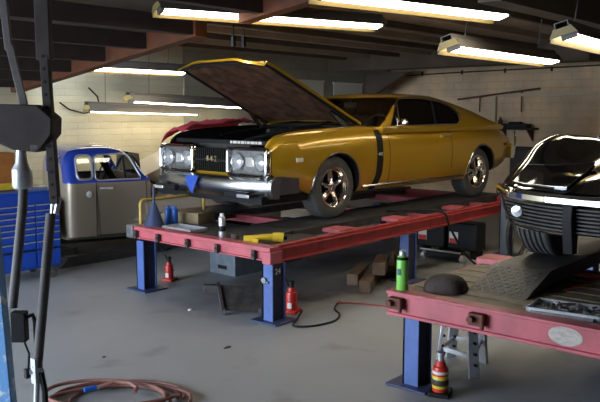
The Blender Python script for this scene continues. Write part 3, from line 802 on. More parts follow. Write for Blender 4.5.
# ------------------------------------------------------------------ old pickup truck, facing away to the right
tr = thing('pickup_truck', 'old lowered pickup truck with blue cab top and grey-tan lower body beside the left wall', 'truck', (4.90, 8.00, 0), R(-20))
# local: x forward (to the right), y 0 = near side .. 1.85 far side
TC = .92
tz = curve([-.02, .04, .12, .30, .55, .78, .90, 1.0, 1.18], [1.14, 1.24, 1.295, 1.33, 1.335, 1.305, 1.25, 1.17, .93])
def thalf(x):
    e = min(1, max(0, (x + .02) / .16)); rc = .16 * (1 - math.sqrt(max(0, 1 - (1 - e) ** 2)))
    return TC - rc
def tring(x, d=0, zl=.20, zt=None):
    W = thalf(x) - d; zr = (tz(x) if zt is None else zt) - d
    fr = max(0, (x - .85) / .35)
    lean = lambda z: .16 * max(0, (z - .92)) / .40
    h = [(W - .10, zl), (W - .02, zl + .04), (W + .0, .50), (W + .01, .78), (W, .90), (W - .012, .93)]
    ze = max(.94, zr - .10)
    h += [(W - .012 - lean(lerp(.93, ze, k)), lerp(.93, ze, k)) for k in (.35, .7, 1)]
    yt = W - .012 - lean(ze)
    h += [(yt - .02, lerp(ze, zr, .45)), (yt - .07, lerp(ze, zr, .82)), (yt - .17, zr), (yt * .4, zr + .012)]
    return [(x, TC - y, z) for y, z in h] + [(x, TC, zr + .014)] + [(x, TC + y, z) for y, z in reversed(h)] + [(x, TC, zl)]
cab = MB().loft([tring(x) for x in lin(50, -.02, 1.20)])
cab = cab.build('cab', [M['truckblue'], M['trucktan']], tr, smooth=45)
def tcut(b): return b.build('cutter', M['trucktan'], tr, smooth=0)
def rrect(x0, x1, z0, z1, r=.04, n=4, sk=0):
    p = []
    for cx, cz, a0 in ((x1 - r, z1 - r, 0), (x0 + r, z1 - r, 90), (x0 + r, z0 + r, 180), (x1 - r, z0 + r, 270)):
        for k in range(n + 1):
            t = R(a0 + k * 90 / n); p.append((cx + r * math.cos(t), cz + r * math.sin(t)))
    return p
dwin = [(.44, .93), (1.06, .93), (1.06, .96), (.93, 1.19), (.88, 1.235), (.80, 1.245), (.46, 1.235), (.42, 1.20), (.41, .96)]
cwin = rrect(.155, .375, .945, 1.235, .06)
bwin = [(TC - .42, .98), (TC + .42, .98), (TC + .42, 1.22), (TC - .42, 1.22)]
fwin = [(TC - .70, .955), (TC + .70, .955), (TC + .62, 1.23), (TC - .62, 1.23)]
cuts = [tcut(MB().loft([tring(x, .04, .26) for x in lin(30, .04, 1.10)])),
        tcut(MB().prism(dwin, 'y', -.5, 2.4)), tcut(MB().prism(cwin, 'y', -.5, 2.4)),
        tcut(MB().prism(bwin, 'x', -.5, .3)), tcut(MB().prism(fwin, 'x', .75, 1.6))]
boolean(cab, cuts)
for p in cab.data.polygons: p.material_index = 0 if p.center.z > .895 else 1
def ty(z): return .012 + .16 * max(0, z - .92) / .40
def tpane(poly, name, far=False):
    n = len(poly)
    Y = lambda z, o: (2 * TC - ty(z) - o) if far else (ty(z) + o)
    v = [(x, Y(z, .02), z) for x, z in poly] + [(x, Y(z, .024), z) for x, z in poly]
    return MB().add(v, [tuple(range(n)), tuple(range(n, 2 * n))[::-1]] + [(i, (i + 1) % n, n + (i + 1) % n, n + i) for i in range(n)]).build(name, M['glassclear'], tr, smooth=0)
for far in (False, True):
    tpane(dwin, 'door_window', far); tpane(cwin, 'corner_window', far)
MB().tube([(x, ty(z) - .006, z) for x, z in cwin], .016, 8, closed=True).build('corner_window_trim', M['galv'], tr)
MB().tube([(x, ty(z) - .004, z) for x, z in dwin], .010, 8, closed=True).build('door_window_trim', M['galv'], tr)
MB().bar((.84, ty(1.24) + .012, 1.24), (.845, ty(.93) + .012, .93), .02, .02).build('vent_bar', M['black'], tr)
MB().prism(fwin, 'x', 1.13, 1.134).build('windscreen', M['glassclear'], tr, smooth=0)
MB().prism(bwin, 'x', -.01, -.006).build('rear_window', M['glassclear'], tr, smooth=0)
dr = MB()
for a, b in (((.41, .90), (.405, .25)), ((1.13, .90), (1.16, .25)), ((.405, .25), (1.16, .25))):
    dr.tube([(lerp(a[0], b[0], k), (.0 if True else 0) - .011 if lerp(a[1], b[1], k) > .4 else .0, lerp(a[1], b[1], k)) for k in lin(10, 0, 1)], .006, 5)
dr.build('door_seam', M['black'], tr)
MB().bar((.46, -.04, .835), (.64, -.04, .83), .018, .022).cyl((.48, -.04, .835), (.48, .0, .835), .012).cyl((.60, -.04, .83), (.60, .0, .83), .016).build('door_handle', M['white'], tr)
MB().lathe([(.0001, -.028), (.035, -.022), (.045, .0), (.045, .03)], 20, (.31, .0, .765), 'y').build('fuel_cap', M['white'], tr)
MB().box(.10, 1.05, .20, 1.65, .32, .62).build('bench_seat', M['interior'], tr, bevel=.04)
MB().prism([(.12, .6), (.26, .6), (.20, 1.02), (.12, 1.02)], 'y', .20, 1.65).build('seat_back', M['interior'], tr, bevel=.03)
s = MB().tube([(.86 + .09 * math.sin(t), 1.30 + .20 * math.cos(t), .98 + .17 * math.sin(t)) for t in lin(22, 0, 2 * PI)[:-1]], .014, 8, closed=True).cyl((.86, 1.30, .98), (1.08, 1.30, .80), .02)
s.build('steering_wheel', M['interior'], tr)
MB().bar((.60, .42, 1.16), (.82, .50, .86), .10, .05).build('seat_belt_roll', M['black'], tr)
# raised hood, front fenders, engine, grille shell
hd = []
for i, x in enumerate(lin(12, 1.10, 2.75)):
    zc = lerp(.90, 1.56, i / 11); wd = lerp(.70, .54, i / 11)
    o_ = [(wd, zc - .46), (wd + .01, zc - .10)] + [(wd * u, zc + .012 * (1 - u * u)) for u in lin(11, .97, -.97)] + [(-wd - .01, zc - .10), (-wd, zc - .46)]
    hd.append([(x, TC + a, z) for a, z in o_] + [(x, TC + a * .97, z - .015) for a, z in reversed(o_)])
h_ = MB().loft(hd).build('hood', M['trucktan'], tr, smooth=50)
h_['label'] = 'raised grey-tan hood'
for far in (0, 1):
    fr = []
    for x in lin(22, 1.12, 3.3):
        k = (x - 1.12) / 2.18
        top = .50 + .20 * math.sin(PI * min(1, .18 + k * .75)); 
        out = -.30 * math.sin(PI * min(1, .12 + .8 * k)) ** .7
        bot = .26 if k < .25 or k > .85 else .26 + .10 * math.sin(PI * (k - .25) / .6)
        pr = [(.45, top + .10), (.12, top + .05), (out * .6, top), (out, top - .10), (out - .01, lerp(top - .1, bot, .5)), (out + .02, bot), (.45, bot)]
        fr.append([(x, (2 * TC - y) if far else y, z) for y, z in pr])
    MB().loft(fr).build('front_fender', M['trucktan'], tr, smooth=60)
MB().box(1.2, 2.2, .55, 1.30, .35, .80).cyl((1.5, .92, .8), (1.5, .92, .92), .17).box(1.25, 2.1, .46, .60, .72, .84).build('engine', M['dark'], tr, bevel=.02)
MB().lathe([(.0001, .0), (.10, .01), (.10, .09), (.0001, .10)], 20, (1.75, .62, .82)).build('air_filter', M['chrome'], tr)
MB().box(3.0, 3.15, .40, 1.45, .25, .80).build('radiator', M['black'], tr, bevel=.03)
MB().tube([(1.16, .12, .93), (1.35, .10, .82), (1.5, .15, .70)], .018, 8).build('hood_spring', M['black'], tr)
# bed behind the cab, wheels
bd = MB().box(-2.5, -.14, .05, .12, .28, .70).box(-2.5, -.14, 1.72, 1.79, .28, .70).box(-2.5, -.14, .05, 1.79, .24, .30).box(-.20, -.14, .05, 1.79, .28, .72)
for x in (-.45, -.95, -1.5, -2.1): bd.box(x - .025, x + .025, .02, .06, .28, .74)
bd.build('bed', M['trucktan'], tr, bevel=.01)
for x, y, r in ((-1.0, .05, .30), (1.70, -.02, .30)):
    for far in (0, 1):
        yy = 2 * TC - y - .12 if far else y + .12
        w = tyre_mesh(r, .19, .19).build('wheel', M['rubber'], tr, (x, yy, r), smooth=40)
        rim_mesh(.19, .19, 1 if far else -1).build('rim', [M['dullchrome'], M['black']], w, smooth=30)
MB().box(-.05, 3.1, .40, 1.45, .12, .26).build('chassis', M['black'], tr)
def squeeze(o):
    "this small cab is short from front to back: bring every panel to its real length"
    if o.name.startswith('wheel') or (o.parent and o.parent.name.startswith('wheel')): return
    for v in o.data.vertices: v.co.x *= .86; v.co.y *= .87
    for c in o.children: squeeze(c)
for c in tr.children: squeeze(c)

# ------------------------------------------------------------------ drive-on racks
def leg(p, x, y, h, mark=None):
    b = MB().box(x - .08, x - .068, y - .0575, y + .0575, .015, h).box(x + .068, x + .08, y - .0575, y + .0575, .015, h).box(x - .08, x + .08, y + .0455, y + .0575, .015, h)
    l = b.build('leg', M['greypost'] if mark else M['bluelift'], p)
    MB().box(x - .067, x + .067, y - .0445, y + .0445, .016, h - .004).build('channel_shade_fill', M['navyshade'], l)  # added dark fill: paints the shade inside the open channel
    MB().box(x - .14, x + .14, y - .15, y + .15, 0, .015).build('foot_plate', M['navy'], l, bevel=.004)
    return l
DH = .64
ra = thing('alignment_rack', 'red drive-on rack on blue posts carrying the gold coupe', 'car rack', (4.53, 4.25, 0))
# local: x along the car, y across (0 near .. 2.45 far)
def rail(p, x0, x1, y, m, name='side_rail'):
    b = MB().box(x0, x1, y - .05, y + .05, .515, .60).box(x0, x1, y - .075, y + .01, .60, .615).box(x0, x1, y - .075, y - .02, .50, .515).box(x0, x1, y - .05, y + .0, .615, .64)
    return b.build(name, m, p)
rail(ra, .0, 5.0, .05, M['redlift']); rail(ra, .9, 5.0, 2.50, M['redlift'])
b = MB().box(-.05, .05, -.02, 1.86, .515, .60).box(-.07, .05, -.02, 1.86, .595, .635).box(-.07, -.05, -.02, 1.86, .515, .528)
fb = b.build('front_beam', M['pinklift'], ra, bevel=.004); fb['label'] = 'faded pinkish front beam'
for y in (.16, .62, 1.02, 1.45, 1.80):
    MB().box(-.095, -.05, y - .018, y + .018, .52, .60).cyl((-.09, y, .56), (-.105, y, .56), .012).build('beam_bracket', M['dark'], fb)
MB().box(-.085, .06, -.04, .06, .495, .60).build('corner_bracket', M['pinklift'], fb, bevel=.006)
MB().box(-.09, .04, 1.84, 1.94, .515, .64).build('corner_bracket', M['steel'], fb, bevel=.006)
for x in (1.45, 2.75, 4.2):
    MB().box(x - .06, x + .06, .10, 2.46, .52, .60).build('cross_beam', M['pinklift'], ra, bevel=.004)
MB().box(4.9, 5.0, .0, 2.55, .50, .62).build('rear_beam', M['redlift'], ra, bevel=.004)
MB().box(.05, .80, .10, 2.0, .585, .612).build('front_deck', M['runway'], ra)
for y0, y1 in ((.42, 1.00), (1.90, 2.42)):
    w = MB().box(.72, 5.05, y0, y1, .600, .64).box(.72, 5.05, y0, y0 + .03, .56, .640).box(.72, 5.05, y1 - .03, y1, .56, .640)
    rw = w.build('runway', M['runway'], ra, bevel=.003)
    MB().prism([(.30, .614), (.74, .614), (.74, .640), (.70, .640)], 'y', y0 + .02, y1 - .02).build('approach_ramp', M['runway'], rw)
for x in (1.05, 2.05, 3.3):
    MB().box(x, x + .22, .12, .34, .60, .640).build('jack_beam_pad', M['pinklift'], ra, bevel=.006)
for x in (.0, 2.05, 4.02):
    for y in (0.0 if x < 3 else -.16, 1.74):
        l = leg(ra, x, y, .50 if x < 3 or y > 1 else .66, x > 3 and y < 1)
        if x == 0 and y < 1:
            text_mesh('chalk_mark', '24', .07, M['white'], l, (x + .0, y - .0455, .43), (R(90), 0, 0), .001)
            MB().cyl((x - .06, y + .03, .36), (x - .10, y + .03, .36), .025).cyl((x - .09, y + .06, .36), (x - .09, y - .02, .345), .009).build('lock_pin', M['steel'], l)

rb_ = thing('alignment_rack', 'faded red drive-on rack with plank deck carrying the black sports car', 'car rack', (3.93, 2.63, 0))
# local: x along the car, y negative towards the near side
b = MB().box(-.05, .04, -2.75, .02, .50, .625).box(-.07, .04, -2.75, .02, .62, .64).box(-.07, -.05, -2.75, .02, .485, .505)
fb = b.build('front_beam', M['pinklift'], rb_, bevel=.004)
MB().lathe([(.0001, -.0025), (.095, -.002), (.095, .0)], 28, (-.0505, -1.13, 0), 'x').build('worn_decal', M['stickergrey'], fb)
d = fb.children[-1]; d.scale = (1, 1, .55); d.location = (0, 0, .565)
d['label'] = 'worn pale oval sticker'
for y in (-.06, -.62, -1.60, -2.3):
    MB().box(-.10, -.05, y - .045, y + .045, .535, .605).cyl((-.10, y + .02, .575), (-.135, y + .02, .575), .02).cyl((-.09, y - .04, .60), (-.09, y - .04, .52), .013).build('beam_bracket', M['rust'], fb)
k = 0; x = .05
while x < 1.2:
    MB().box(x, x + .135, -2.72, .0, .60, .628).build('deck_plank', M['deck'], rb_, bevel=.002); x += .168
MB().box(.04, 1.24, -2.7, -.02, .57, .592).build('deck_tray', M['black'], rb_)
MB().box(.04, 1.30, -.02, .03, .50, .62).build('side_rail', M['pinklift'], rb_, bevel=.004)
MB().box(1.15, 1.36, -.30, .04, .56, .67).build('end_block', M['pinklift'], rb_, bevel=.008)
MB().box(1.30, 1.40, -2.7, -.30, .52, .64).build('cross_beam', M['pinklift'], rb_, bevel=.004)
for x in (3.0, 4.8): MB().box(x - .05, x + .05, -2.5, -.1, .56, .64).build('cross_beam', M['pinklift'], rb_, bevel=.004)
for y0, y1 in ((-.74, -.35), (-2.25, -1.86)):
    rw = MB().box(.70, 5.4, y0, y1, .66, .75).build('runway', M['runway'], rb_, bevel=.004)
    rp = MB().prism([(.30, .629), (.70, .66), (.70, .75), (.66, .748)], 'y', y0, y1)
    rp = rp.build('diamond_plate_ramp', M['runway'], rw)
    tread = MB()
    for i in range(9):
        for j in range(12):
            u = (i + .5) / 9; w = (j + .5) / 12
            x = lerp(.32, .65, u); z = lerp(.629, .748, (x - .30) / .36) + .001; y = lerp(y0 + .04, y1 - .02, w)
            s = 1 if (i + j) % 2 else -1
            tread.bar((x - .009, y - .009 * s, z - .0036), (x + .009, y + .009 * s, z + .0036), .005, .004)
    tread.build('tread_pattern', M['steel'], rp)
    for x in (1.1, 3.0, 4.8): MB().box(x - .06, x + .06, y0 + .05, y1 - .05, .56 if x > 2 else .628, .66).build('runway_support', M['black'], rb_)
for x, y in ((.12, -.10), (.12, -2.6), (1.35, -2.45), (3.0, -.15), (3.0, -2.45), (4.8, -.15), (4.8, -2.45), (1.36, -1.05)):
    leg(rb_, x, y, .50 if x < .5 else .53 if x < 2 else .56)
# ------------------------------------------------------------------ fluorescent lamps
def lamp(loc, length, yaw, label, tilt=0, zc=None, ntube=4, dim=False, w=.12, chains=True, group=None, roll=-15, tz=-.018):
    t = thing('fluorescent_lamp', label, 'lamp', loc, 0, group)
    t.rotation_euler = (R(roll), tilt, yaw)
    h = length / 2
    hs = MB()
    hs.prism([(-w, -.03), (-w * .62, .062), (-.05, .072), (-.05, .11), (.05, .11), (.05, .072), (w * .62, .062), (w, -.03), (w + .006, -.03), (w * .62 + .004, .070), (.06, .08), (.06, .118), (-.06, .118), (-.06, .08), (-w * .62 - .004, .070), (-w - .006, -.03)], 'x', -h, h)
    hs.build('housing', M['housing'], t, smooth=0)
    rf = MB().loft([[(x, y, z) for y, z in ((-w + .002, -.029), (-w * .61, .058), (0, .066), (w * .61, .058), (w - .002, -.029))] for x in (-h + .001, h - .001)], cap=False, closed=False)
    rf.build('reflector', M['reflector'], t, smooth=0)
    for s in (-1, 1):
        MB().prism([(-w, .0), (-w * .62, .066), (w * .62, .066), (w, .0)], 'x', s * h - .006, s * h + .006).build('end_cap', M['reflector'], t, smooth=0)
    ys = [lerp(-.82 * w, .22 * w, (k + .5) / ntube) for k in range(ntube)]
    for y in ys:
        MB().cyl((-h + .05, y, tz), (h - .05, y, tz), .018, n=10).build('tube', M['tubedim'] if dim else M['tube'], t)
        sk = MB()
        for s in (-1, 1):
            MB().box(s * (h - .03) - .016, s * (h - .03) + .016, y - .016, y + .016, tz - .020, .05).build('tube_socket', M['housing'], t)
    if chains and zc:
        for s in (-.7, .7):
            MB().cyl((s * h, 0, .115), (s * h, -(zc - loc[2]) * math.tan(R(-roll)), zc - loc[2] - .02), .006, n=6).build('hanger', M['housing'], t)
    return t
def lamp2(a, b, label, **k):
    a = Vector(a); b = Vector(b); d = b - a
    return lamp(tuple((a + b) / 2), d.length, math.atan2(d.y, d.x), label, tilt=-math.asin(d.z / d.length), **k)
lamp2((4.62, 5.86, 2.73), (7.15, 5.03, 2.73), 'four-tube fluorescent lamp running behind the broken rafter, above the raised gold hood', zc=2.92)
lamp2((4.55, 3.80, 2.66), (6.75, 3.34, 2.66), 'four-tube fluorescent lamp cut by the top edge of the photo, above the gold roof', zc=2.90)
lamp2((6.30, 3.66, 2.36), (8.85, 3.72, 2.36), 'four-tube fluorescent lamp hung lowest in front of the pale right wall', zc=2.82)
lamp2((6.20, 2.52, 2.39), (8.65, 2.72, 2.39), 'four-tube fluorescent lamp at the right edge, above the black sports car', zc=2.82)
lamp2((5.62, 9.15, 2.37), (7.75, 9.15, 2.37), 'fluorescent lamp high beyond the left rafter, partly behind the open gold hood', zc=2.90)
lamp2((6.95, 9.55, 1.95), (9.55, 9.55, 1.86), 'fluorescent lamp hung low beside the cream left wall, upper of two', zc=2.9, roll=0, tz=-.03)
lamp2((6.45, 9.9, 1.80), (8.65, 9.9, 1.745), 'thin fluorescent lamp below the larger one on the cream left wall', w=.10, ntube=1, dim=True, chains=True, zc=2.9, roll=0, tz=-.03)

# ------------------------------------------------------------------ on the right wall
p = MB().tube([(14.715, 9.9, 2.58), (14.715, 8.5, 2.61), (14.715, 7.0, 2.63), (14.715, 4.2, 2.66)], .014, 8)
for y in (9.2, 8.2, 7.2, 6.2, 5.2, 4.4): p.box(14.70, 14.745, y - .015, y + .015, 2.57, 2.66)
tag(p.build('conduit_pipe', M['dark']), 'thin dark conduit pipe running along the top of the right wall', 'pipe')
w = thing('wall_rack', 'dark red bar with two hanging rods on the right wall', 'rack', (14.66, 7.1, 2.1))
MB().bar((0, 1.15, -.07), (0, -.70, .13), .04, .04).build('bar', M['rust'], w)
for y, z0 in ((.62, -.02), (-.32, .09)):
    MB().cyl((0, y, z0), (0, y, -.34), .014).build('rod', M['rust'], w)
    MB().cyl((0, y, z0), (.09, y, z0), .015).build('bracket', M['rust'], w)
w = thing('wall_shelf', 'small dark shelf with clutter on the right wall behind the cars', 'shelf', (14.55, 6.85, 1.42))
MB().box(-.14, .20, -.42, .42, -.02, .02).build('board', M['black'], w)
for y in (-.3, .3): MB().prism([(.20, -.02), (-.10, -.02), (.20, -.26)], 'y', y - .015, y + .015).build('bracket', M['rust'], w)
b = MB().box(14.46, 14.66, 6.55, 7.10, 1.44, 1.52).box(14.50, 14.62, 6.72, 6.98, 1.52, 1.56)
tag(b.build('grinder_case', M['black'], bevel=.01), 'flat black case lying on the small wall shelf', 'case')
b = MB().lathe([(.0001, 1.44), (.05, 1.44), (.05, 1.58), (.02, 1.62), (.02, 1.66), (.0001, 1.66)], 16, (14.55, 7.18, 0))
tag(b.build('oil_bottle', M['dark']), 'small dark bottle on the left end of the wall shelf', 'bottle')
b = MB().box(14.56, 14.73, 6.55, 6.95, .0, 1.0).box(14.5, 14.73, 6.5, 7.0, 1.0, 1.05)
tag(b.build('steel_cupboard', M['dark'], bevel=.01), 'low dark cupboard against the right wall below the shelf', 'cupboard')

for x0, x1, z0, z1, lab, m in ((11.35, 12.25, 1.92, 2.38, 'pale cream panel standing for lamp-lit left wall beyond the raised gold hood', 'yellowpipe'), (12.6, 13.6, 2.0, 2.36, 'white panel added for a bright stretch of left wall, seen just above the gold roof', 'offwhite')):
    b = MB().box(x0, x1, 10.05, 10.095, z0, z1).box(x0 - .03, x1 + .03, 10.04, 10.09, z0 - .03, z0).box(x0 - .03, x1 + .03, 10.04, 10.09, z1, z1 + .03)
    tag(b.build('lit_wall_panel', M['offwhite']), lab, 'board')  # pale panels added where the wall behind looks lit
# ------------------------------------------------------------------ overhead hooks and a looped cable on the left wall
for k, (x, y, z) in enumerate(((6.2, 6.45, 2.58), (6.32, 6.40, 2.58))):
    b = MB().cyl((0, 0, .33), (0, 0, .05), .008).box(-.02, .02, -.02, .02, -.06, .06)
    tag(b.build('ceiling_hook', M['black'], None, (x, y, z)), 'small black hook hanging from the ceiling left of the gold hood' , 'hook', 'black hooks on the ceiling')
b = MB().tube([(6.6, 10.06, 2.13), (6.75, 10.06, 2.0), (6.78, 10.06, 1.88), (6.70, 10.06, 1.77), (6.5, 10.06, 1.74), (6.25, 10.06, 1.80), (6.1, 10.06, 1.90)], .012, 6)
tag(b.build('wall_cable', M['black']), 'black cable looped on the left wall above the blue cab', 'cable')

# ------------------------------------------------------------------ foreground hoist arm hanging from the sloping ceiling
ho = thing('hoist_arm', 'brown-grey hoist arm with tubes and gusset plate in the left foreground', 'hoist', (1.66, 2.93, 0))
def H(p): return Vector(p) - Vector((1.66, 2.93, 0))
rt = Vector((.658, -.753, 0)); fw = Vector((.753, .658, 0))
def hbar(a, b, w, d, name, m, holes=0):
    a, b = H(a), H(b); q = MB(); dr_ = (b - a).normalized(); u = rt - dr_ * rt.dot(dr_); u.normalize(); v_ = dr_.cross(u)
    pts = []
    for p in (a, b):
        pts += [p - u * w / 2 - v_ * d / 2, p + u * w / 2 - v_ * d / 2, p + u * w / 2 + v_ * d / 2, p - u * w / 2 + v_ * d / 2]
    q.add(pts, [(3, 2, 1, 0), (4, 5, 6, 7), (0, 1, 5, 4), (1, 2, 6, 5), (2, 3, 7, 6), (3, 0, 4, 7)])
    o = q.build(name, m, ho, bevel=.003)
    if holes:
        for k in range(holes):
            c_ = a.lerp(b, (k + .5) / holes) - v_ * d / 2 * (1 if (-v_).dot(fw) < 0 else -1)
            n_ = fw * -1
            MB().cyl(c_ + fw * .004, c_ - fw * .001, .008, n=10).build('bolt_hole', M['black'], o)
    return o
hbar((1.755, 3.0, 2.975), (1.735, 2.965, 1.98), .060, .05, 'mast', M['hoist'])
hbar((1.735, 2.965, 2.02), (1.708, 2.88, 1.37), .036, .045, 'perforated_bar', M['hoist'], holes=12)
q = MB().tube([H((1.690, 2.890, 1.33)), H((1.632, 2.88, .96)), H((1.592, 2.88, .68))], .021, 14)
q.build('lower_tube', M['hoist2'], ho)
q = MB().cyl(H((1.706, 2.884, 1.42)), H((1.690, 2.888, 1.30)), .010, n=10).cyl(H((1.72, 2.87, 1.40)), H((1.705, 2.875, 1.33)), .012, n=10)
q.build('coupling', M['galv'], ho)
q = MB().box(-.018, .018, -.018, .018, -.05, .06, M=Matrix.Translation(H((1.590, 2.88, .66)))).cyl(H((1.590, 2.88, .64)), H((1.572, 2.88, .40)), .012).cyl(H((1.570, 2.90, .66)), H((1.61, 2.86, .66)), .012)
q.build('clevis', M['galv'], ho)
q = MB().tube([H((1.60, 2.865, .66)), H((1.605, 2.85, .58)), H((1.60, 2.84, .50)), H((1.58, 2.84, .30)), H((1.56, 2.84, .012))], .013, 8)
q.build('air_line', M['black'], ho)
q = MB().tube([H((1.625, 2.98, 1.52)), H((1.612, 2.98, 1.36)), H((1.548, 2.985, .93))], .020, 12)
q.build('second_tube', M['hoist2'], ho)
# welded hexagonal gusset box
hexa = [(-.135, 1.795), (.035, 1.79), (.10, 1.735), (.095, 1.665), (.035, 1.59), (-.07, 1.60), (-.16, 1.64)]
q = MB()
fr_ = [H((1.66, 2.97, 0)) + rt * a - fw * .03 + Vector((0, 0, z)) for a, z in hexa]
bk_ = [p + fw * .14 for p in fr_]
n = len(hexa)
q.add(fr_ + bk_, [tuple(range(n)), tuple(range(n, 2 * n))[::-1]] + [(i, (i + 1) % n, n + (i + 1) % n, n + i) for i in range(n)])
q.build('gusset_box', M['hoist'], ho, bevel=.006)
hbar((1.60, 3.13, 2.86), (1.625, 3.06, 2.02), .032, .02, 'hanger_strap', M['hoist2'])
hbar((1.625, 3.055, 2.04), (1.655, 2.935, 1.60), .034, .012, 'hanger_strap', M['hoist2'])
hbar((1.665, 2.955, 1.70), (1.72, 2.92, 1.70), .03, .03, 'cross_link', M['hoist'])
cx_ = H((1.624, 2.995, 0))
q = MB().lathe([(.0001, 1.60), (.020, 1.60), (.026, 1.545), (.040, 1.520), (.042, 1.515), (.042, 1.445), (.036, 1.435), (.0001, 1.435)], 20, (cx_.x, cx_.y, 0))
q.build('canister', M['galv'], ho)
q = MB().box(-.028, .034, -.02, .03, -.065, .065, M=Matrix.Translation(H((1.556, 2.955, .85))) @ Matrix.Rotation(math.atan2(rt.y, rt.x), 4, 'Z'))
q.build('control_box', M['black'], ho, bevel=.004)
q = MB().tube([H((1.575, 2.93, .89)), H((1.60, 2.915, .90)), H((1.608, 2.91, .87)), H((1.61, 2.91, .76))], .010, 8).tube([H((1.57, 2.935, .78)), H((1.585, 2.93, .73)), H((1.58, 2.93, .68)), H((1.575, 2.93, .65))], .005, 6).box(-.012, .012, -.01, .01, -.02, .02, M=Matrix.Translation(H((1.574, 2.93, .645))))
q.build('cord', M['black'], ho)
# light blue post leaning in the corner
b = MB(); a0 = Vector((1.404, 2.666, 0)) - rt * .05; a1 = Vector((1.442, 2.858, 1.30)) - rt * .05
ps = []
for p in (a0, a1):
    ps += [p - rt * .07 - fw * .03, p + rt * (.05 if p is a0 else .045) - fw * .03, p + rt * (.05 if p is a0 else .045) + fw * .03, p - rt * .07 + fw * .03]
b.add(ps, [(3, 2, 1, 0), (4, 5, 6, 7), (0, 1, 5, 4), (1, 2, 6, 5), (2, 3, 7, 6), (3, 0, 4, 7)])
tag(b.build('steel_post', M['skyblue'], bevel=.004), 'chipped light blue post at the left edge in front of the hoist tubes', 'post')

# ------------------------------------------------------------------ blue tool cabinet
tc = thing('tool_cabinet', 'bright blue tool chest of many drawers on castors at the left', 'cabinet', (3.42, 7.13, 0))
MB().box(0, .86, .01, .56, .13, .93).build('case', M['cabblue'], tc, bevel=.008)
zz = .16
for hgt in (.19, .085, .085, .06, .06, .06, .06, .06):
    for x0, x1 in ((.02, .56), (.58, .84)):
        d = MB().box(x0, x1, -.008, .02, zz, zz + hgt - .012).build('drawer', M['cabblue'], tc, bevel=.003)
        MB().box(x0, x1, -.016, -.006, zz + hgt - .024, zz + hgt - .012).build('drawer_pull', M['galv'] if hgt < .15 else M['black'], d)
    zz += hgt
MB().box(-.005, .865, 0, .57, .93, .95).build('top_mat', M['cabblue'], tc, bevel=.004)
for x in (.08, .78):
    for y in (.07, .48):
        w = MB().cyl((x, y - .02, .055), (x, y + .02, .055), .055, n=20).build('castor', M['rubber'], tc)
        MB().box(x - .02, x + .02, y - .028, y + .028, .06, .13).build('castor_fork', M['steel'], w)
b = MB().box(3.60, 3.92, 7.36, 7.60, .955, 1.34).box(3.605, 3.915, 7.352, 7.37, .955, 1.03, m=1)
tag(b.build('tool_case', [M['orange'], M['yellow']], bevel=.008), 'orange-brown case with a yellow base standing on the blue tool chest', 'case')
b = MB().tube([(3.97, 7.30, .968), (4.05, 7.28, .985), (4.14, 7.27, .975), (4.2, 7.28, .965)], .016, 8)
tag(b.build('air_gun', M['galv']), 'pale metal air gun lying on top of the blue tool chest', 'tool')
for i, (y0, y1, x0, x1, lab) in enumerate(((7.50, 7.72, 4.45, 6.0, 'low dark ramp plank on the floor beside the truck, nearer of two'), (7.98, 8.30, 4.4, 5.0, 'short dark ramp plank on the floor under the truck cab'))):
    b = MB().prism([(x0, .0), (x0 + .12, .09), (x1, .10), (x1, .0)], 'y', y0, y1).box(x0 + .12, x1, y0, y0 + .02, .0, .12)
    tag(b.build('ramp_plank', M['runway'], bevel=.004), lab, 'ramp')

# ------------------------------------------------------------------ floor clutter
def bottle_jack(x, y, s, label, handle=True, dec=False):
    t = thing('bottle_jack', label, 'jack', (x, y, 0), R(20))
    MB().box(-.065 * s, .075 * s, -.06 * s, .06 * s, 0, .025 * s).build('base', M['black'] if dec else M['red'], t, bevel=.006)
    bd_ = MB().lathe([(.045 * s, .025 * s), (.045 * s, .15 * s), (.040 * s, .165 * s), (.030 * s, .17 * s), (.026 * s, .20 * s), (.0001, .20 * s)], 22).build('body', M['red'], t)
    MB().lathe([(.0001, .20 * s), (.018 * s, .20 * s), (.018 * s, .235 * s), (.024 * s, .235 * s), (.024 * s, .25 * s), (.0001, .25 * s)], 16).build('ram', M['galv'] if dec else M['black'], t)
    MB().cyl((.058 * s, 0, .02 * s), (.058 * s, 0, .11 * s), .016 * s, n=12).bar((.055 * s, -.02 * s, .10 * s), (.075 * s, .05 * s, .07 * s), .02 * s, .015 * s).build('pump', M['black'] if dec else M['red'], t)
    if handle: MB().cyl((.06 * s, 0, .11 * s), (.02 * s, .10 * s, .33 * s), .008 * s, n=8).build('handle', M['black'], t)
    if dec:
        MB().lathe([(.0455 * s, .045 * s), (.0462 * s, .046 * s), (.0462 * s, .115 * s), (.0455 * s, .116 * s)], 22).build('label', M['yellow'], t)
        MB().lathe([(.0464 * s, .062 * s), (.0467 * s, .063 * s), (.0467 * s, .095 * s), (.0464 * s, .096 * s)], 22).build('label_band', M['dark'], t)
        MB().lathe([(.0455 * s, .128 * s), (.046 * s, .129 * s), (.046 * s, .143 * s), (.0455 * s, .144 * s)], 22).build('paper_band', M['offwhite'], t)
    else:
        MB().box(-.047 * s, -.043 * s, -.018 * s, .018 * s, .04 * s, .085 * s).build('label', M['offwhite'], t)
    return t
bottle_jack(4.925, 6.13, 1.0, 'red bottle jack on the floor beside the far left blue post')
bottle_jack(4.83, 4.32, 1.12, 'red bottle jack on the floor behind the near corner post of the gold car rack')
bottle_jack(3.99, 2.32, 1.1, 'red bottle jack with a yellow label beside the front post at bottom right', handle=False, dec=True)

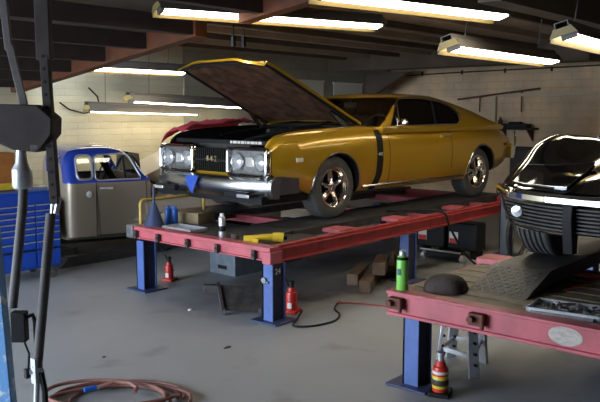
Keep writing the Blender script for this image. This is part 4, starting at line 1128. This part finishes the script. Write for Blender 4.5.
t = thing('storage_box', 'dirty blue-grey plastic box on the floor under the front of the far rack', 'box', (5.72, 5.93, 0), R(0))
MB().box(-.22, .22, -.20, .20, 0, .012).box(-.22, .22, -.20, -.185, 0, .25).box(-.22, .22, .185, .20, 0, .25).box(-.22, -.205, -.20, .20, 0, .25).box(.205, .22, -.20, .20, 0, .25).build('tub', M['crate'], t, bevel=.004)
MB().box(-.235, .235, -.215, .215, .225, .25).build('rim', M['crate'], t, bevel=.006)
MB().box(-.224, -.219, -.07, .07, .06, .10).build('hand_slot', M['black'], t)
MB().box(-.223, -.2195, -.15, .15, .13, .19).build('side_panel', M['crate'], t)

t = thing('wheel_dolly', 'dark steel tray dolly on small castors tilted beside the near corner post', 'dolly', (4.53, 4.66, 0), R(-49))
MB().add([(-.14, -.09, .05), (.20, -.09, .05), (.20, .13, .215), (-.20, .13, .215), (-.14, -.08, .035), (.20, -.08, .035), (.20, .14, .20), (-.20, .14, .20)],
         [(0, 1, 2, 3), (7, 6, 5, 4), (0, 4, 5, 1), (1, 5, 6, 2), (2, 6, 7, 3), (3, 7, 4, 0)]).build('tray', M['dark'], t)
MB().bar((-.14, -.11, .04), (-.21, .14, .225), .025, .04).build('side_rail', M['steel'], t)
MB().bar((.20, -.11, .04), (.20, .14, .225), .025, .04).build('side_rail', M['steel'], t)
MB().box(-.34, -.20, .09, .16, .15, .22).build('end_plate', M['dark'], t, bevel=.004)
for x, y, z in ((-.13, -.09, .06), (.18, -.09, .06), (-.18, .14, .19), (.18, .14, .19)):
    w = MB().cyl((x - .012, y, .03), (x + .012, y, .03), .030, n=16).build('castor', M['rubber'], t)
    MB().bar((x, y, .035), (x, y, z), .034, .02).build('castor_fork', M['steel'], w)

# timber blocks under the far rack
def block(x, y, z, l, w, h, rz, label):
    b = MB().box(-l / 2, l / 2, -w / 2, w / 2, 0, h)
    o = b.build('timber_block', M['wood'], None, (x, y, z), bevel=.006, rotz=rz)
    return tag(o, label, 'wood block', None)
block(6.08, 4.38, 0, .62, .12, .12, R(28), 'old timber block lying on the floor, nearest of the block pile under the rack')
block(6.27, 4.66, 0, .60, .12, .12, R(25), 'old timber block lying on the floor behind the nearest one of the pile')
block(6.34, 4.42, .12, .50, .13, .12, R(30), 'old timber block stacked on top of the block pile')
block(6.75, 4.50, 0, .40, .13, .13, R(8), 'old timber block on the floor at the right end of the pile')
block(6.82, 4.52, .13, .30, .12, .10, R(40), 'short timber block lying crosswise on the right-end block by the middle post')

# jack cases and steel bar under the rear of the far rack
for x, y, lab in ((8.15, 4.86, 'black equipment case with a red and white label under the rack, left of two'), (8.15, 4.42, 'black equipment case with a red and white label under the rack, right of two')):
    t = thing('equipment_case', lab, 'case', (x, y, 0), R(-90))
    MB().box(-.20, .20, -.12, .12, .09, .43).build('body', M['black'], t, bevel=.02)
    MB().box(-.17, -.05, -.123, -.1195, .17, .31).build('label', M['offwhite'], t)
    MB().box(-.165, -.055, -.126, -.1225, .17, .23).build('label_band', M['red'], t)
    for sx in (-.14, .14):
        MB().box(sx - .03, sx + .03, -.10, .10, 0, .09).build('foot', M['black'], t)
t = thing('floor_jack', 'low floor jack with a silver cross bar before the two black cases', 'jack', (7.79, 4.52, 0), R(-90))
MB().box(-.22, .22, -.05, .14, .04, .10).build('frame', M['black'], t, bevel=.01)
for x in (-.26, .26): MB().cyl((x - .02, -.02, .045), (x + .02, -.02, .045), .045, n=16).build('wheel', M['galv'], t)
MB().cyl((-.28, -.08, .12), (.26, -.08, .12), .011, n=10).build('bar', M['galv'], t)

# jack stand
t = thing('jack_stand', 'silver perforated steel jack stand on the floor under the near rack', 'jack stand', (4.52, 2.38, 0))
for x, y in ((-.13, -.08), (-.10, .22), (.20, .02), (.16, .26)):
    v = Vector((x * .0, .05, .42)); a = Vector((x, y, 0))
    top = Vector((x * .80, lerp(y, .07, .25), .36))
    l = MB().bar(a, top, .075, .024).build('leg', M['galv'], t, bevel=.003)
    d = top - a
    for k in (.25, .45, .65, .85):
        c_ = a + d * k
        MB().cyl(c_ + Vector((-.004, -.011, 0)), c_ + Vector((-.012, -.030, 0)), .010, n=10).build('hole', M['black'], l)
MB().bar((-.12, -.05, .14), (-.09, .20, .14), .015, .03).bar((-.12, -.06, .10), (.17, .03, .16), .012, .03).bar((-.09, .20, .14), (.15, .24, .14), .015, .03).bar((.17, .03, .16), (.14, .24, .15), .015, .03).build('brace', M['galv'], t)
MB().box(-.11, .17, -.05, .22, .345, .37).build('top_plate', M['black'], t, bevel=.004)
MB().cyl((.03, .08, .37), (.03, .08, .46), .03).box(-.02, .08, .03, .13, .46, .48).build('saddle', M['black'], t)

# ------------------------------------------------------------------ things on the far rack's front deck
Z1 = .612
def spray(x, y, z, r, h, body, cap, label, cat='spray can', name='spray_can'):
    t = thing(name, label, cat, (x, y, z))
    MB().lathe([(.0001, 0), (r * .94, 0), (r, .006), (r, h * .80), (r * .9, h * .84), (r * .55, h * .89), (.0001, h * .90)], 22).build('can', body, t)
    MB().lathe([(.0001, h * .86), (r * .62, h * .86), (r * .60, h * .97), (r * .4, h), (.0001, h)], 18).build('cap', cap, t)
    return t
s = spray(4.62, 4.98, Z1, .032, .235, M['galv'], M['white'], 'white and silver spray can on the front deck of the far rack')
MB().lathe([(.0325, .07), (.0328, .071), (.0328, .12), (.0325, .121)], 22).build('label_band', M['black'], s)
spray(4.84, 6.02, Z1, .033, .20, M['canblue'], M['canblue'], 'blue aerosol can on the far rack, left of two', 'can', 'aerosol_can')
spray(4.885, 5.97, Z1, .033, .20, M['canblue'], M['canblue'], 'blue aerosol can on the far rack, right of two', 'can', 'aerosol_can')
t = thing('parts_tray', 'shallow silver tray on the far rack beside the blue cans', 'tray', (4.72, 5.62, Z1))
MB().box(-.11, .11, -.22, .22, 0, .008).box(-.11, -.102, -.22, .22, 0, .035).box(.102, .11, -.22, .22, 0, .035).box(-.11, .11, -.22, -.212, 0, .035).box(-.11, .11, .212, .22, 0, .035).build('pan', M['galv'], t)
b = MB().lathe([(.11, 0), (.105, .01), (.03, .22), (.012, .26), (.010, .42), (.0001, .42)], 24)
tag(b.build('funnel', M['navy'], None, (4.63, 5.98, Z1)), 'dark long-necked funnel standing upside down at the left end of the far rack', 'funnel')
b = MB().lathe([(.0001, 0), (.04, 0), (.04, .05), (.03, .06), (.0001, .06)], 18)
tag(b.build('socket_cup', M['felt'], None, (4.63, 4.82, Z1)), 'small dark cup beside the white spray can', 'cup')
t = thing('air_tool', 'yellow air tool lying on the front deck near the rack corner', 'tool', (4.70, 4.55, Z1), R(-35))
MB().tube([(-.16, .02, .035), (-.08, .0, .04), (.02, .0, .045), (.10, .01, .042)], .034, 12).build('body', M['yellow'], t)
MB().tube([(.10, .01, .042), (.15, .0, .045), (.19, -.01, .04)], .045, 12).build('head', M['yellow'], t)
MB().tube([(-.05, 0, .03), (-.08, -.09, .025)], .026, 10).build('grip', M['yellow'], t)
MB().cyl((.19, -.01, .04), (.22, -.015, .04), .018).build('chuck', M['black'], t)
def lump(name, r, h, m, loc, label, cat, sx=1, sy=1, rough=.12, nx=26):
    v = []; rings = []
    for i in range(9):
        k = i / 8
        rad = r * math.cos(k * PI / 2) ** .55 if i < 8 else .001
        z = h * math.sin(k * PI / 2)
        rings.append([(sx * rad * (1 + rough * math.sin(3 * t + k * 2) * (1 - k)) * math.cos(t), sy * rad * (1 + rough * math.cos(2 * t)) * math.sin(t), z) for t in lin(nx + 1, 0, 2 * PI)[:-1]])
    o = MB().loft(rings).build(name, m, None, loc, smooth=70)
    return tag(o, label, cat)
lump('rag', .07, .035, M['felt'], (4.65, 4.70, Z1), 'brown crumpled rag beside the yellow air tool on the far rack', 'rag', 1.2, .9, .2)
b = MB().box(-.14, .14, -.20, .20, 0, .11)
tag(b.build('cardboard_box', M['cardboard'], None, (5.16, 6.03, .612), bevel=.004, rotz=R(10)), 'flat brown cardboard box at the far side of the far rack', 'box')
t = thing('guard_rail', 'low mustard yellow pipe rail standing on the far edge of the far rack deck', 'rail', (4.60, 6.16, .612), R(1))
pl_ = [(0, 0, .0), (0, 0, .225), (.012, 0, .25), (.04, 0, .262), (.82, 0, .262), (.848, 0, .25), (.86, 0, .225), (.86, 0, 0)]
MB().tube(pl_, .018, 10).build('pipe', M['yellowpipe'], t)
for x in (0, .86): MB().cyl((x, 0, 0), (x, 0, .008), .035).build('foot', M['yellowpipe'], t)
b = MB().tube(smooth([(6.9, 4.75, .66), (7.1, 4.45, .68), (7.2, 4.20, .66), (7.25, 4.14, .50), (7.4, 4.05, .22), (7.6, 3.95, .03), (7.9, 3.85, .014), (8.2, 3.9, .014)]), .013, 8)
tag(b.build('air_hose', M['black']), 'black hose drooping over the side rail of the far rack to the floor', 'hose')
b = MB()
for k in range(3):
    b.tube([(6.62 + .03 * k + .26 * math.cos(t), 3.1 + .02 * k, .30 + .28 * math.sin(t)) for t in lin(29, 0, 2 * PI)[:-1]], .014, 8, closed=True)
tag(b.build('hose_reel', M['dark'], None, (1.82, .80, -.005)), 'coil of dark hose leaning against the grey rear post of the far rack', 'hose')

# ------------------------------------------------------------------ things on the near rack
Z2 = .628
s = spray(3.945, 2.585, Z2, .037, .265, M['green'], M['galv'], 'green spray can with silver cap on the corner of the near rack')
MB().lathe([(.0375, .205), (.0378, .206), (.0378, .222), (.0375, .223)], 22).build('black_band', M['black'], s)
MB().box(-.039, -.033, -.012, .012, .11, .15).build('label', M['navy'], s)
lump('felt_hat', .14, .095, M['felt'], (4.165, 2.395, Z2), 'dark brown felt lump lying on the plank deck beside the green can', 'hat', 1.0, 1.05, .08)
t = thing('bolt_tray', 'silver tray full of loose bolts on the near rack deck at right', 'tray', (4.13, 1.59, Z2), R(8))
MB().box(-.13, .13, -.20, .20, 0, .006).box(-.13, -.122, -.20, .20, 0, .035).box(.122, .13, -.20, .20, 0, .035).box(-.13, .13, -.20, -.192, 0, .035).box(-.13, .13, .192, .20, 0, .035).build('pan', M['galv'], t)
MB().box(-.16, -.13, -.17, .17, .0, .02).build('lip', M['steel'], t)
random.seed(5)
proto = None
for k in range(34):
    x, y = random.uniform(-.11, .04), random.uniform(-.17, .13)
    a = random.uniform(0, 2 * PI); z = Z2 + .017 + .012 * (k % 3)
    c_, s_ = math.cos(R(8)), math.sin(R(8))
    if proto is None:
        proto = MB().cyl((-.025, 0, 0), (.018, 0, 0), .006, n=8).cyl((.018, 0, 0), (.03, 0, 0), .011, n=6).build('bolt', M['steel'], None)
        o = proto
    else:
        o = proto.copy(); C.objects.link(o)
    o.location = (4.13 + x * c_ - y * s_, 1.59 + x * s_ + y * c_, z); o.rotation_euler = (random.uniform(-.3, .3), random.uniform(-.4, .4), a)
    tag(o, 'small steel bolt lying in the silver tray on the near rack', 'bolt', 'bolts in the silver tray')
b = MB().tube([(4.62, 1.80, .64), (4.80, 1.72, .655), (5.0, 1.72, .66), (5.2, 1.78, .66)], .007, 6)
tag(b.build('red_wire', M['cablered']), 'thin red wire lying on the deck below the raised runway', 'wire')

# ------------------------------------------------------------------ floor hose, cable, scraps
b = MB(); pts = []
N = 260
for i in range(N):
    t_ = i / (N - 1) * 2 * PI * 4.6
    k = i / (N - 1)
    rx = .44 - .13 * k + .03 * math.sin(1.37 * t_); ry = .30 - .12 * k + .03 * math.cos(1.21 * t_)
    lay = .014 + .021 * (int(t_ / (2 * PI)) % 3) * (.6 + .4 * math.sin(t_ * .5))
    X = rx * math.cos(t_); Y = ry * math.sin(t_)
    # long axis lies across the view
    px_, py_ = X * .658 + Y * .753 + .04 * math.sin(t_ * .37), -X * .753 + Y * .658 + .03 * math.cos(t_ * .41)
    pts.append((2.57 + px_, 3.76 + py_, lay))
b.tube(pts, .0115, 8)
b.tube([(2.58, 3.92, .05), (2.66, 3.88, .075), (2.72, 3.80, .07), (2.73, 3.74, .05), (2.68, 3.70, .04)], .0135, 8)
hz_ = b.build('air_hose_coil', M['hose'])
root = thing('air_hose', 'coil of reddish brown air hose lying on the floor at bottom left', 'hose', (0, 0, 0))
hz_.name = 'coil'; hz_.parent = root
MB().cyl((2.56, 3.93, .05), (2.49, 3.95, .05), .017).build('blue_fitting', M['canblue'], root)
MB().cyl((2.60, 3.915, .052), (2.555, 3.932, .05), .013).build('brass_fitting', M['galv'], root)
b = MB().tube(smooth([(4.90, 4.26, .010), (4.68, 4.12, .009), (4.50, 4.00, .009), (4.60, 3.88, .009), (4.83, 3.84, .009), (5.02, 3.93, .009), (5.14, 4.08, .009), (5.30, 4.18, .009)]), .009, 8)
tag(b.build('rubber_cable', M['black']), 'black rubber cable curving over the floor right of the near corner post', 'cable')
b = MB().tube(smooth([(5.33, 4.19, .010), (5.42, 4.08, .007), (5.52, 3.80, .007), (5.55, 3.45, .007), (5.50, 3.10, .007), (5.35, 2.9, .007)]), .007, 8).cyl((5.30, 4.17, .013), (5.36, 4.19, .013), .012)
tag(b.build('red_cable', M['cablered']), 'thin red cable on the floor continuing from the black one', 'cable')
for x, y, lab in ((4.29, 5.05, 'white paper scrap on the floor in front of the far rack'),):
    lump('paper_scrap', .02, .012, M['white'], (x, y, 0), lab, 'scrap', 1.4, .8)
lump('dirt_clump', .022, .010, M['felt'], (3.76, 4.01, 0), 'small dark dirt clump in the middle of the open floor', 'dirt', 1.6, .7)
lump('dirt_clump', .011, .008, M['felt'], (3.02, 4.52, 0), 'tiny dark dirt clump on the floor above the hose coil', 'dirt', 1.2, .8)
